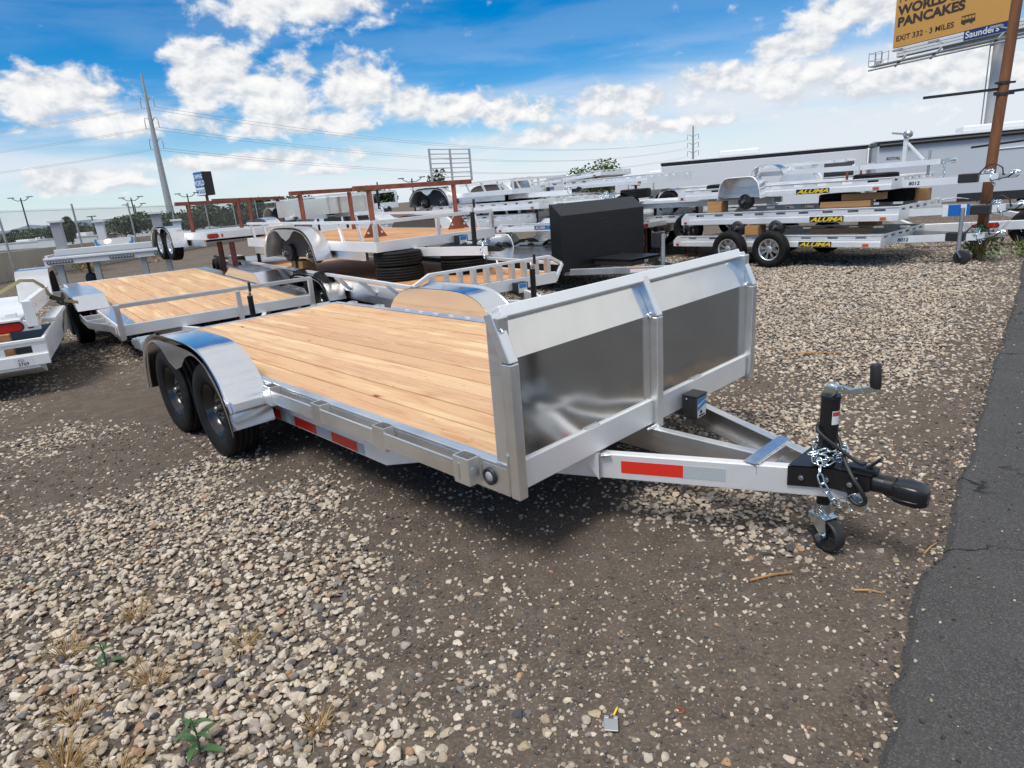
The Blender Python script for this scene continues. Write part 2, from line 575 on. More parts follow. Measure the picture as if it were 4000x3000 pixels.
def copy_tree(o, parent=None):
    c = o.copy(); C.objects.link(c); c.parent = parent
    for ch in [q for q in o.children]:
        copy_tree(ch, c)
    return c


def text(body, name, size, mat, parent, M, bold=0.0, shear=0.0, ext=.0015, spacing=1.0, align='LEFT', xs=1.0):
    cu = bpy.data.curves.new('t', 'FONT')
    cu.body = body; cu.size = size; cu.offset = bold * size; cu.shear = shear; cu.extrude = ext
    cu.space_character = spacing; cu.align_x = align; cu.resolution_u = 4
    tmp = bpy.data.objects.new('t', cu)
    C.objects.link(tmp)
    bpy.context.view_layer.update()
    me = bpy.data.meshes.new_from_object(tmp.evaluated_get(bpy.context.evaluated_depsgraph_get()))
    bpy.data.objects.remove(tmp)
    me.materials.clear(); me.materials.append(mat)
    o = bpy.data.objects.new(name, me)
    C.objects.link(o)
    o.parent = parent
    o.matrix_local = M @ Matrix.Diagonal((xs, 1, 1, 1))
    return o


def face_M(origin, xdir, updir):
    """matrix whose local X runs along xdir and Y along updir (for lettering on a face)"""
    x = Vector(xdir).normalized(); y = Vector(updir); y = (y - x * y.dot(x)).normalized(); z = x.cross(y)
    M = Matrix((x, y, z)).transposed().to_4x4(); M.translation = Vector(origin)
    return M


# the yard's rows are laid out in the big trailer's own frame: x forward, y to its left
TYAW, TX0, TY0 = -46.701, .7638, 3.1689
_c, _s = math.cos(R(TYAW)), math.sin(R(TYAW))


def TW(x, y, z=0.0): return Vector((TX0 + x * _c - y * _s, TY0 + x * _s + y * _c, z))


# ------------------------------------------------------------------ wheels, jacks, lights
_wheels = {}


def tyre_mesh(Rr, wd, rim, tread=True):
    key = ('t', Rr, wd, rim, tread)
    if key in _wheels: return _wheels[key]
    h = wd / 2
    prof = [(rim, -h * .72), (rim + .012, -h * .84), (rim + (Rr - rim) * .45, -h * 1.0), (Rr - .022, -h * .93), (Rr - .006, -h * .80)]
    n = 72 if tread else 36
    mb = MB()
    gro = [-.55, -.18, .18, .55]
    tp = []
    for g in gro:
        tp += [(Rr, h * g - .006), (Rr - .009, h * g - .005), (Rr - .009, h * g + .005), (Rr, h * g + .006)]
    full = prof + tp + [(r, -y) for r, y in reversed(prof)]
    if tread:
        v, f = [], []; m_ = len(full)
        for k in range(n):
            a = 2 * PI * k / n
            low = k % 3 == 0
            for i, (r, y) in enumerate(full):
                rr = r - .005 if (low and r > Rr - .008 and abs(y) > h * .5) else r
                v.append((rr * math.cos(a), y, rr * math.sin(a)))
        for k in range(n):
            k2 = (k + 1) % n
            for i in range(m_ - 1): f.append((k * m_ + i, k * m_ + i + 1, k2 * m_ + i + 1, k2 * m_ + i))
        mb.add(v, f, True)
    else:
        mb.lathe(full, n)
    me = mb.mesh('tyre'); me.materials.append(RUBBER)
    try: me.shade_auto_smooth if False else None
    except Exception: pass
    _wheels[key] = me
    return me


def steel_rim_mesh(rim, wd):
    """black steel disc wheel, outside towards -Y, with a ring of round-ended hand holes"""
    h = wd / 2
    mb = MB()
    n = 48
    mb.lathe([(rim + .006, -h * .80), (rim + .008, -h * .74), (rim - .010, -h * .70), (rim - .014, -h * .45), (rim - .030, -h * .40), (rim - .034, h * .5), (rim, h * .72)], n)
    r1, r2 = rim * .62, rim * .80
    prof = [(rim - .032, -h * .15), (r2, -h * .22), (r1, -h * .30), (rim * .42, -h * .34), (rim * .36, -h * .20), (.03, -h * .18)]
    mb.lathe(prof, n, skip=lambda k, i: i == 1 and k % 6 in (0, 1, 2))
    mb.lathe([(rim - .05, h * .1), (.04, h * .1)], 24)
    return mb


def alloy_rim_mesh(rim, wd, spokes=10):
    h = wd / 2
    mb = MB()
    mb.lathe([(rim + .008, -h * .80), (rim - .008, -h * .78), (rim - .016, -h * .60), (rim - .02, h * .6)], 40)
    for k in range(spokes):
        a = 2 * PI * k / spokes
        for da in (-.10, .10):
            p0 = Vector((math.cos(a) * .05, -h * .55, math.sin(a) * .05))
            p1 = Vector((math.cos(a + da) * (rim - .012), -h * .68, math.sin(a + da) * (rim - .012)))
            mb.bar(p0, p1, rim * .085, .022, (0, 1, 0))
    mb.lathe([(.062, -h * .66), (.05, -h * .72), (.0, -h * .74)], 20)
    return mb


_rims = {}


def wheel(parent, x, y, z, side, Rr=.345, wd=.205, rim=.195, kind='steel', tread=True):
    """side -1: outside faces local -Y; returns the tyre part with rim and hub sub-parts"""
    me = tyre_mesh(Rr, wd, rim, tread)
    t = bpy.data.objects.new('tyre', me); C.objects.link(t); t.parent = parent
    t.location = (x, y, z); t.rotation_euler = (0, R(random.uniform(0, 40)), 0 if side < 0 else PI)
    key = (kind, rim, wd)
    if key not in _rims:
        if kind == 'steel':
            a = steel_rim_mesh(rim, wd).mesh('rim'); a.materials.append(RIMB)
        elif kind == 'alloy':
            a = alloy_rim_mesh(rim, wd, 8).mesh('rim'); a.materials.append(ALU)
        elif kind == 'dark':
            a = alloy_rim_mesh(rim, wd, 7).mesh('rim'); a.materials.append(BLACK)
        b = MB()
        if kind != 'dark':
            b.lathe([(rim - .03, wd * .12), (.02, wd * .12)], 24)
        hh = wd / 2
        hb = MB(); hb.tube([(0, -hh * .1, 0), (0, -hh * .62, 0)], .026, 16); hb.tube([(0, -hh * .62, 0), (0, -hh * .72, 0)], [.027, .022], 16)
        nuts = MB()
        for q in range(5):
            aa = 2 * PI * q / 5
            hb.tube([(math.cos(aa) * .057, -hh * .15, math.sin(aa) * .057), (math.cos(aa) * .057, -hh * .46, math.sin(aa) * .057)], .010, 6)
        hm = hb.mesh('hub'); hm.materials.append(DARKIN if kind == 'dark' else ZINC)
        _rims[key] = (a, hm)
    a, hm = _rims[key]
    for nm, me_ in (('rim', a), ('hub', hm)):
        q = bpy.data.objects.new(nm, me_); C.objects.link(q); q.parent = t
        if nm == 'hub' and kind == 'steel': q.data.materials[0] = HUBM
    return t


def bare_hub(parent, x, y, z, Rr=.14):
    mb = MB()
    mb.lathe([(0, .10), (Rr * .9, .10), (Rr, .07), (Rr, -.02), (Rr * .93, -.04), (Rr * .5, -.045), (Rr * .34, -.05), (Rr * .30, -.10), (0, -.105)], 28)
    o = mb.build('brake_drum', BLACKM, parent); o.location = (x, y, z)
    n = MB()
    for q in range(5):
        a = 2 * PI * q / 5
        n.tube([(math.cos(a) * Rr * .62, -.04, math.sin(a) * Rr * .62), (math.cos(a) * Rr * .62, -.085, math.sin(a) * Rr * .62)], .011, 6)
    n.tube([(0, -.10, 0), (0, -.125, 0)], .028, 12)
    n.build('wheel_stud', ZINC, o)
    return o


def tail_light(parent, x, y, z, nx, length=.16, h=.055):
    """oval lamp on a face whose outward direction is +X (nx=1), -X or -Y ('n')"""
    def oval(l, hh, d0, d1):
        P = []
        for k in range(24):
            a = 2 * PI * k / 24
            ex = (l - hh) / 2 * (1 if math.cos(a) > 0 else -1)
            P.append((ex + hh / 2 * math.cos(a), hh / 2 * math.sin(a)))
        m_ = MB(); m_.prism(P, d0, d1); return m_
    g = oval(length + .022, h + .022, -.010, .0).build('tail_light', BLACKM, parent)
    l_ = oval(length, h, -.018, -.009).build('lens', REDL, g)
    g.location = (x, y, z)
    g.rotation_euler = (0, 0, {1: PI / 2, -1: -PI / 2, 'n': 0, 'f': PI}[nx])
    return g


def marker(parent, x, y, z, mat=REDL, ax='n', s=(.07, .03)):
    mb = MB(); mb.box(-s[0] / 2, s[0] / 2, -.014, 0, -s[1] / 2, s[1] / 2)
    o = mb.build('marker_lamp', mat, parent, .004); o.location = (x, y, z)
    o.rotation_euler = (0, 0, {1: PI / 2, -1: -PI / 2, 'n': 0, 'f': PI}[ax])
    return o


def channel(mb, p0, p1, h, wf, t, side):
    """C-channel web along p0-p1 (top edge line), flanges towards side (+1 left of travel)"""
    p0, p1 = Vector(p0), Vector(p1)
    d = (p1 - p0).normalized(); l_ = Vector((0, 0, 1)).cross(d) * side
    zc = Vector((0, 0, -h / 2))
    mb.bar(p0 + zc, p1 + zc, t, h)
    mb.bar(p0 + l_ * (wf / 2 + t / 2) + Vector((0, 0, -t / 2)), p1 + l_ * (wf / 2 + t / 2) + Vector((0, 0, -t / 2)), wf, t)
    mb.bar(p0 + l_ * (wf / 2 + t / 2) + Vector((0, 0, -h + t / 2)), p1 + l_ * (wf / 2 + t / 2) + Vector((0, 0, -h + t / 2)), wf, t)
    return mb


def link_mesh(r=.0045, a=.011, b=.011):
    P = []
    for k in range(16):
        an = 2 * PI * k / 16
        P.append((a * 1.0 * math.cos(an) + (b if math.cos(an) > 0 else -b), a * math.sin(an), 0))
    mb = MB(); mb.tube(P, r, 6, True)
    me = mb.mesh('link'); me.materials.append(ZINC)
    return me


def chain(parent, pts, name='safety_chain', pitch=.036, me=None):
    """interlocking links threaded along a path"""
    me = me or link_mesh()
    P = [Vector(p) for p in pts]
    seg = [(P[i + 1] - P[i]).length for i in range(len(P) - 1)]
    tot = sum(seg); n = max(2, int(tot / pitch))
    def at(s_):
        for i, L in enumerate(seg):
            if s_ <= L or i == len(seg) - 1: return P[i].lerp(P[i + 1], min(1, s_ / L)), (P[i + 1] - P[i]).normalized()
            s_ -= L
    root = None
    for k in range(n):
        p, d = at((k + .5) * tot / n)
        o = bpy.data.objects.new(name if root is None else 'link', me); C.objects.link(o)
        q = d.to_track_quat('X', 'Z').to_matrix().to_4x4()
        Mx = Matrix.Translation(p) @ q @ Matrix.Rotation((k % 2) * PI / 2 + random.uniform(-.35, .35), 4, 'X') @ Matrix.Rotation(random.uniform(-.2, .2), 4, 'Z')
        if root is None:
            o.parent = parent; o.matrix_local = Mx; root = o; Minv = Mx.inverted()
        else:
            o.parent = root; o.matrix_local = Minv @ Mx
    return root


def boards_x(parent, x0, x1, y0, y1, z0, z1, n, mat, gap=.004, name='deck_board', lab=None):
    wdt = (y1 - y0) / n
    mb = MB(); mb.box(x0, x1, -wdt / 2 + gap / 2, wdt / 2 - gap / 2, z0 - z1, 0)
    first = None
    for i in range(n):
        yc = y0 + wdt * (i + .5)
        if first is None:
            o = first = mb.build(name, mat, parent, .004)
        else:
            o = share(first, parent)
        o.location = (0, yc, z1 + random.uniform(-.0015, .0015))
    return first


def jack_simple(parent, x, y, z0, z1, wheel_r=.07, colr=BLACK, crank=True):
    mb = MB(); mb.tube([(x, y, z0), (x, y, z1)], .034, 12)
    j = mb.build('jack', colr, parent)
    if crank:
        c = MB(); c.bar((x, y, z1 + .015), (x + .02, y, z1 + .05), .03, .03); c.bar((x, y, z1 + .05), (x + .05, y, z1 + .065), .014, .02)
        c.build('crank_arm', ZINC, j)
        g = MB(); g.tube([(x + .05, y, z1 + .06), (x + .05, y, z1 + .17)], .017, 10); g.build('crank_grip', BLACKM, j)
    return j

# ------------------------------------------------------------------ the near car-hauler trailer
def weld(parent, p0, p1, r=.006, n=None):
    p0, p1 = Vector(p0), Vector(p1)
    L = (p1 - p0).length; n = n or max(4, int(L / .012))
    pts, rs = [], []
    for i in range(2 * n + 1):
        pts.append(p0.lerp(p1, i / (2 * n)) + Vector((random.uniform(-1, 1), random.uniform(-1, 1), 0)) * r * .18)
        rs.append(r * (1.15 if i % 2 else .8) * random.uniform(.9, 1.1))
    mb = MB(); mb.tube(pts, rs, 7)
    return mb.build('weld_bead', CHROME, parent)


def tandem_fender(parent, xc, yin, yout, half=.885, ztop=.79, zfoot=.285, dip=.578, wx=.422, wz=.33, wr=.405, mat=None, name='fender', step=False, well=None):
    """teardrop tandem fender between yin (trailer side) and yout (outer edge); profile in metres about xc"""
    mat = mat or ALUP
    sgn = -1 if yout < yin else 1
    prof = [(1.0, 0), (.985, .16), (.955, .34), (.905, .52), (.84, .67), (.76, .79), (.66, .885), (.54, .955), (.40, .99), (.2, 1.0)]
    full = [(half * a, zfoot + (ztop - zfoot) * b) for a, b in prof]
    full = full + [(-x, z) for x, z in reversed(full)]
    # resample finely
    fine = []
    for i in range(len(full) - 1):
        for t in (0, .5): fine.append((full[i][0] * (1 - t) + full[i + 1][0] * t, full[i][1] * (1 - t) + full[i + 1][1] * t))
    fine.append(full[-1])
    for _ in range(3):
        fine = [fine[0]] + [((fine[i - 1][0] + 2 * fine[i][0] + fine[i + 1][0]) / 4, (fine[i - 1][1] + 2 * fine[i][1] + fine[i + 1][1]) / 4) for i in range(1, len(fine) - 1)] + [fine[-1]]
    mb = MB()
    er = .018
    cols = [(yin, 0), (yin + (yout - yin) * .5, 0), (yout - sgn * er * 1.9, 0), (yout - sgn * er * 1.4, -.0006), (yout - sgn * er * .4, -.006), (yout, -.022)]
    rows = []
    for (yy, dz) in cols:
        row = []
        for i, (x, z) in enumerate(fine):
            a = fine[max(i - 1, 0)]; b = fine[min(i + 1, len(fine) - 1)]
            t = Vector((b[0] - a[0], 0, b[1] - a[1])).normalized(); nrm = Vector((t.z, 0, -t.x))   # outward is -nrm
            q = Vector((xc + x, yy, z)) + (nrm * (-dz) if False else Vector((-nrm.x, 0, -nrm.z)) * dz)
            row.append(q)
        rows.append(row)
    mb.grid(rows)
    f = mb.build(name, mat, parent, solid=.004)
    # outer skirt with the two wheel arches
    sk = MB(); top, low = [], []
    for i, (x, z) in enumerate(fine):
        zt = z - .02
        c = min((abs(x - s_ * wx), s_) for s_ in (-1, 1))
        zl = dip
        d2 = wr * wr - c[0] ** 2
        arch = wz + math.sqrt(d2) if d2 > 0 else dip
        zl = max(arch, dip) if abs(x) < wx + .1 else arch
        if abs(x) > wx and d2 <= 0.0: zl = zt - .03
        zl = min(zl, zt - .012)
        if abs(x) > wx * 1.5: zl = zt - .03
        top.append((xc + x, yout - sgn * .001, zt)); low.append((xc + x, yout - sgn * .001, zl))
    sk.strip(top, low)
    sk.build('skirt', BRUSH, f, solid=.004)
    # inner wall (seen from the deck)
    iw = MB(); iw.strip([(xc + x, yin, z - .002) for x, z in fine], [(xc + x, yin, min(z - .003, zfoot)) for x, z in fine])
    iw.build('inner_wall', well or mat, f, solid=.003)
    if step:
        st = MB()
        st.prism([(xc + half * .955, .475), (xc + half * 1.0 + .02, .470), (xc + half * 1.0 + .028, .415), (xc + half * 1.0 + .002, .395), (xc + half * .985, .40)], yin - .01, yout + .035)
        st.build('step_bracket', ALU, f, .004)
    return f


def main_trailer():
    t = thing('car_hauler_trailer', 'large near aluminium car hauler with wooden deck and tall folded sheet-metal headboard', 'trailer',
              (TX0, TY0, 0), TYAW, .358)
    H = 1.0585
    # --- headboard frame
    def post(y0, y1, nm='headboard_post'):
        mb = MB()
        mb.box(-.052, 0, y0, y1, .400, .992)
        mb.prism([(-.052, .996), (0, .9965), (-.089, 1.193), (-.139, 1.180)], y0, y1)
        o = mb.build(nm, ALU, t, .005)
        return o
    p1 = post(-H, -H + .052); p2 = post(H - .052, H); p3 = post(-.026, .026)
    for ya, yb, p in ((-H + .002, -H + .062, p1), (H - .062, H - .002, p2)):
        mb = MB(); mb.box(-.128, -.056, ya, yb, .546, 1.176)
        mb.build('back_upright', ALU, p, .005)
    mb = MB(); mb.bar((-.112, -H + .054, 1.180), (-.112, H - .054, 1.180), .052, .052, (-.41, 0, .91))
    mb.build('headboard_top_bar', ALUW, t, .005)
    for ya, yb in ((-H + .054, -.028), (.028, H - .054)):
        # a sheet with a slight oil-canned belly, so its reflections wander as on the real one
        mb = MB(); nx, nz = 26, 14; rows = []
        for j in range(nz + 1):
            z = .5 + (.998 - .5) * j / nz
            row = []
            for i in range(nx + 1):
                y = ya + (yb - ya) * i / nx
                e = math.sin(PI * i / nx) * math.sin(PI * j / nz)
                wv = mnoise.noise(Vector((y * 2.6, z * 3.4, 2.0))) * .006 + mnoise.noise(Vector((y * 6, z * 7, 5.0))) * .0016
                row.append((-.047 + e * wv, y, z))
            rows.append(row)
        mb.grid(rows)
        mb.build('headboard_panel', PANEL, t, solid=.003)
        mb = MB(); mb.strip([(-.047, ya + (yb - ya) * i / 6, .998) for i in range(7)], [(-.135, ya + (yb - ya) * i / 6, 1.18) for i in range(7)], False)
        mb.build('slanted_panel', PANEL, t, solid=.003)
    mb = MB(); mb.box(-.10, -.03, -H + .054, -.028, .424, .557); mb.box(-.10, -.03, .028, H - .054, .424, .557)
    fb = mb.build('front_beam', ALUW, t, .004)
    for y in (-H + .056, -.03, .03, H - .056): weld(p3, (-.026, y, .44), (-.026, y, .552), .005)
    for y in (-.03, H - .056): weld(p3, (-.040, y, .985), (-.044, y, 1.01), .008)
    for y in (-.52, .42): weld(fb, (-.038, y - .05, .560), (-.038, y + .05, .560), .006)
    weld(p1, (-.045, -H + .02, 1.196 - .08), (-.07, -H + .02, 1.14), .006)
    weld(p1, (-.054, -H - .001, .42), (-.054, -H - .001, .60), .006)
    weld(p1, (-.125, -H + .001, .549), (-.060, -H - .001, .549), .005)
    # --- side rails, rub rails, stake pockets
    for sgn in (-1, 1):
        mb = MB()
        for (x0, x1) in ((-5.12, -.058),):
            mb.box(x0, x1, *sorted((sgn * (H - .058), sgn * H)), .531, .545)
            mb.box(x0, x1, *sorted((sgn * (H - .008), sgn * (H - .0005))), .403, .530)
            mb.box(x0, x1, *sorted((sgn * (H - .055), sgn * (H - .009))), .403, .412)
        mb.build('side_rail', ALU, t, .003)
        mb = MB(); mb.box(-5.02, -4.15, *sorted((sgn * 1.118, sgn * 1.130)), .448, .532); mb.build('rub_rail', ALU, t, .002)
        mb = MB(); mb.box(-2.29, -.30, *sorted((sgn * 1.118, sgn * 1.130)), .448, .532)
        rr = mb.build('rub_rail', ALU, t, .002)
        pk = None
        for x in (-.285, -.935, -1.585, -2.225, -4.3, -4.85):
            if pk is None:
                mb = MB()
                a, b = .052, .036
                mb.box(-a, a, -b, -b + .006, 0, .128); mb.box(-a, a, b - .006, b, 0, .128)
                mb.box(-a, -a + .006, -b + .006, b - .006, 0, .128); mb.box(a - .006, a, -b + .006, b - .006, 0, .128)
                pk = o = mb.build('stake_pocket', ALU, t, .002)
            else: o = share(pk, t)
            o.location = (x, sgn * 1.0955, .428)
            if sgn < 0 and x > -3: weld(o, (.056, .034, .01), (.056, .034, .12), .005)
        if sgn < 0:
            weld(rr, (-.298, -1.131, .452), (-.298, -1.131, .528), .006)
        # lower frame beam with slanted nose
        mb = MB(); mb.prism([(-5.0, .232), (-1.15, .232), (-.76, .355), (-.76, .400), (-5.0, .400)], *sorted((sgn * .93, sgn * .98)))
        lb = mb.build('frame_beam', ALUW, t, .003)
        xs = [-2.72, -2.44, -2.235, -1.935, -1.74, -1.44, -1.365]
        for i in range(6):
            mb = MB(); mb.box(xs[i] + .0005, xs[i + 1] - .0005, *sorted((sgn * .9805, sgn * .982)), .240, .306)
            mb.build('reflective_tape', REDT if i % 2 == 0 else WHTT, lb)
    # crossmembers under the deck
    mb = MB()
    mb.box(-.03, .03, -.92, .92, .41, .48)
    cm = mb.build('crossmember', ALU, t); cm.location = (-.5, 0, 0)
    for i in range(11): share(cm, t, (-.9 - i * .4, 0, 0))
    # --- deck
    boards_x(t, -5.06, -.13, -H + .060, H - .060, .505, .5405, 11, WOOD, .011)
    mb = MB(); mb.box(-5.125, -5.062, -H + .056, H - .056, .44, .546); mb.box(-5.126, -5.10, -H + .056, H - .056, .36, .44)
    mb.build('rear_beam', ALU, t, .003)
    for y in (-.98, .98):
        mb = MB(); mb.box(-5.52, -5.13, y - .085, y + .085, .40, .50); mb.box(-5.44, -5.14, y - .06, y + .06, .50, .515)
        mb.box(-5.62, -5.52, y - .075, y + .075, .42, .47)
        o = mb.build('ramp_bracket', ALU, t, .004)
        mb = MB(); mb.cyl((-5.35, y - .09, .515), (-5.35, y + .09, .515), .014, 10); mb.build('hinge_pin', ZINC, o)
    # --- running gear
    for sgn in (-1, 1):
        for x in (-2.806, -3.650):
            wheel(t, x, sgn * 1.215, .328, sgn, .345, .205, .196, 'steel')
        tandem_fender(t, -3.235, sgn * 1.062, sgn * 1.355, step=True)
    for x in (-2.806, -3.650):
        mb = MB(); mb.cyl((x, -1.1, .328), (x, 1.1, .328), .036, 12); mb.build('axle', BLACK, t)
    for sgn in (-1, 1):
        for k in range(5):
            mb = MB(); x = -2.75 - k * .24
            mb.box(x - .05, x + .02, *sorted((sgn * (1.056), sgn * (1.066))), .546, .556)
            mb.build('fender_tab', ALUW, t)
    # --- front marker lamp on the rail
    for sgn in (-1, 1):
        mb = MB()
        M = Matrix.Translation((-.175, sgn * H, .471)) @ (Matrix() if sgn < 0 else Matrix.Rotation(PI, 4, 'Z'))
        mb.lathe([(.040, 0), (.040, -.010), (.036, -.014), (.027, -.013), (.026, -.006), (0, -.006)], 28, M)
        o = mb.build('side_lamp', BLACKM, t)
        mb = MB(); mb.lathe([(.0255, -.007), (.022, -.013), (.010, -.016), (0, -.0165)], 20, M); mb.build('lens', CLEAR, o)
    # --- tie-down ring on the deck corner
    for y in (-.93, .93):
        mb = MB(); P = [(-.20 + .037 * math.cos(2 * PI * k / 24), y + .037 * math.sin(2 * PI * k / 24), .556 + .008 * math.sin(2 * PI * k / 24)) for k in range(24)]
        mb.tube(P, .0075, 8, True); o = mb.build('tie_down_ring', ZINC, t)
        mb = MB(); mb.box(-.185, -.135, y - .03, y + .03, .541, .549); mb.cyl((-.165, y - .03, .553), (-.165, y + .03, .553), .012, 10); mb.build('ring_plate', ZINC, o)
    # --- tongue
    zt = .405
    def Lr(x): return -.485 + (x + .069) * .468
    mb = MB(); channel(mb, (-1.1, Lr(-1.1), zt), (1.0, Lr(1.0), zt), .125, .045, .008, 1)
    tr = mb.build('tongue_rail', ALUW, t, .003)
    d = Vector((1, .468, 0)).normalized(); nrm = Vector((d.y, -d.x, 0))
    for s0, s1, mt_ in ((.054, .315, REDT), (.3155, .485, WHTT)):
        mb = MB(); a = Vector((s0, Lr(s0), .345)) + nrm * .0048; b = Vector((s1, Lr(s1), .345)) + nrm * .0048
        mb.bar(a, b, .0012, .062); mb.build('reflective_tape', mt_, tr)
    mb = MB(); channel(mb, (-1.1, -Lr(-1.1), zt), (1.0, -Lr(1.0), zt), .125, .045, .008, -1)
    mb.build('tongue_rail', ALU, t, .003)
    mb = MB(); channel(mb, (-1.0, -.055, zt), (.60, -.055, zt), .125, .045, .008, 1)
    mb.build('tongue_rail', ALU, t, .003)
    mb = MB(); mb.box(.545, .605, -.185, .185, zt + .0015, zt + .012); mb.box(.597, .605, -.175, .175, zt - .05, zt + .0015)
    tb = mb.build('tongue_crossbar', ALUT, t, .002)
    weld(tb, (.609, -.17, zt + .004), (.609, .12, zt + .004), .007)
    mb = MB(); g = [(-.03, .40), (-.03, .424), (.0, .424)]
    mb.add([(-.10, -.55, .423), (-.02, -.505, .423), (-.02, -.505, .285)], [(0, 1, 2)]); mb.add([(-.13, -.50, .423), (-.02, -.497, .423), (-.02, -.497, .285)], [(0, 1, 2)])
    mb.build('gusset', ALUW, t, solid=.006)
    weld(fb, (-.022, -.485, .40), (.02, -.465, .409), .009)
    weld(fb, (-.022, -.10, .41), (-.022, .0, .412), .008)
    # --- coupler: wedge-shaped channel over the rails, neck tube and ball socket
    def wy(x): return max(.052, .5 * 1.0 * (-Lr(x) * 2) + .012)
    mb = MB()
    xs = [.722, .80, .88, .96, 1.03]
    top = [(x, zt + .016) for x in xs]
    for sg in (-1, 1):
        mb.strip([(x, sg * wy(x), zt + .012) for x in xs], [(x, sg * wy(x), zt - .078 + (.028 if x > 1.0 else 0)) for x in xs], False)
    mb.strip([(x, -wy(x), zt + .012) for x in xs], [(x, wy(x), zt + .012) for x in xs], False)
    cp = mb.build('coupler', BLACK, t, .006, solid=.008)
    mb = MB(); mb.tube([(1.0, 0, .375), (1.02, 0, .378), (1.085, 0, .378)], [.041, .041, .036], 20); mb.tube([(1.07, 0, .378), (1.11, 0, .378)], .041, 20)
    mb.build('coupler_neck', BLACK, cp)
    mb = MB()
    prof = [(1.125, .036, .340, .402), (1.15, .044, .334, .408), (1.165, .056, .328, .412), (1.18, .061, .324, .413), (1.235, .062, .322, .412), (1.256, .054, .324, .406), (1.270, .038, .327, .398), (1.276, .026, .330, .392)]
    rings = []
    for (x, hw, z0, z1) in prof:
        rg = []
        for k in range(20):
            a = 2 * PI * k / 20
            ca, sa = math.cos(a), math.sin(a)
            y = hw * .86 * math.copysign(abs(ca) ** .42, ca); z = (z0 + z1) / 2 + (z1 - z0) / 2 * math.copysign(abs(sa) ** .42, sa)
            rg.append((x - .048, y, z))
        rings.append(rg + [rg[0]])
    mb.grid(rings)
    mb.add(rings[-1][:20], [tuple(range(20))]); mb.add(rings[0][:20], [tuple(range(20))])
    hd = mb.build('ball_socket', BLACK, cp)
    mb = MB(); rg2 = []
    mb.tube([(1.10, -.040, .350), (1.14, -.052, .349), (1.195, -.050, .349), (1.227, -.02, .350), (1.227, .02, .350), (1.195, .050, .349), (1.10, .040, .350)], .005, 8); mb.build('socket_flange', BLACK, cp)
    mb = MB(); mb.bar((.995, 0, zt + .018), (1.02, 0, zt + .05), .03, .010); mb.box(.93, 1.04, -.026, .026, zt + .013, zt + .032)
    mb.bar((1.0, 0, zt + .03), (1.05, .0, zt + .085), .034, .012)
    mb.build('latch_lever', BLACK, cp, .003)
    for (x) in (.775, .865, .955):
        y = -wy(x) - .004; mb = MB()
        mb.tube([(x, y + .002, zt - .036), (x, y - .009, zt - .036)], .0125, 6); mb.tube([(x, y - .009, zt - .036), (x, y - .014, zt - .036)], .007, 8)
        mb.build('coupler_bolt', ZINC, cp)
    # --- jack
    jx = .835
    mb = MB(); mb.tube([(jx, 0, .33), (jx, 0, .715)], .0375, 24); mb.tube([(jx, 0, .715), (jx, 0, .728)], [.040, .039], 24)
    jk = mb.build('tongue_jack', BLACK, t)
    mb = MB(); mb.tube([(jx, 0, .15), (jx, 0, .34)], .029, 20); mb.build('inner_tube', BLACK, jk)
    mb = MB(); mb.tube([(jx, 0, .172), (jx, 0, .226)], [.037, .035], 20); mb.tube([(jx, 0, .160), (jx, 0, .172)], [.046, .046], 20)
    dv = Vector((math.cos(R(-25)), math.sin(R(-25)), 0)); sv = Vector((-dv.y, dv.x, 0))
    base_ = Vector((jx, 0, .166)); ax = Vector((jx, 0, .084)) + dv * .040
    for sg in (-1, 1):
        o_ = sv * sg * .036
        q = [base_ - dv * .045 + o_, base_ + dv * .05 + o_, ax + dv * .022 + o_ + Vector((0, 0, .004)), ax - dv * .004 - Vector((0, 0, .022)) + o_, ax - dv * .024 + o_ + Vector((0, 0, .01)), base_ - dv * .045 + o_ - Vector((0, 0, .02))]
        mb.add(q + [p - sv * sg * .005 for p in q], [(0, 1, 2, 3, 4, 5), (11, 10, 9, 8, 7, 6)] + [(i, (i + 1) % 6, 6 + (i + 1) % 6, 6 + i) for i in range(6)])
    mb.bar(base_ - dv * .045, base_ + dv * .052, .076, .006)
    mb.tube([ax - sv * .058, ax + sv * .058], .010, 8); mb.tube([ax - sv * .058, ax - sv * .044], .017, 6)
    mb.build('caster_fork', ZINC, jk, .001)
    M = Matrix.Translation(ax) @ Matrix.Rotation(math.atan2(dv.y, dv.x), 4, 'Z')
    mb = MB(); mb.lathe([(.018, -.012), (.018, -.020), (.055, -.016), (.060, -.025), (.071, -.026), (.0745, -.018), (.0745, .018), (.071, .026), (.060, .025), (.055, .016), (.018, .020), (.018, .012)], 36, M)
    for k in range(5):
        a = 2 * PI * k / 5
        mb.add([M @ Vector((.02 * math.cos(a + d_), y_, .02 * math.sin(a + d_))) for d_ in (-.3, .3) for y_ in (-.02, .02)] + [M @ Vector((.056 * math.cos(a + d_), y_, .056 * math.sin(a + d_))) for d_ in (-.12, .12) for y_ in (-.02, .02)],
               [(0, 1, 5, 4), (2, 3, 7, 6), (0, 2, 6, 4), (1, 3, 7, 5)])
    mb.build('caster_wheel', BLACKM, jk)
    # snap pin
    mb = MB(); mb.tube([(jx - .02, -.045, .20), (jx, -.05, .212), (jx + .03, -.046, .19), (jx + .045, -.02, .172), (jx + .03, -.046, .165), (jx - .01, -.046, .185)], .0022, 6); mb.build('snap_pin', ZINC, jk)
    # crank: clevis, cranked arm and black grip
    mb = MB()
    mb.lathe([(.0, -.020), (.026, -.020), (.028, -.012), (.028, .012), (.026, .020), (0, .020)], 20, Matrix.Translation((jx, 0, .752)))
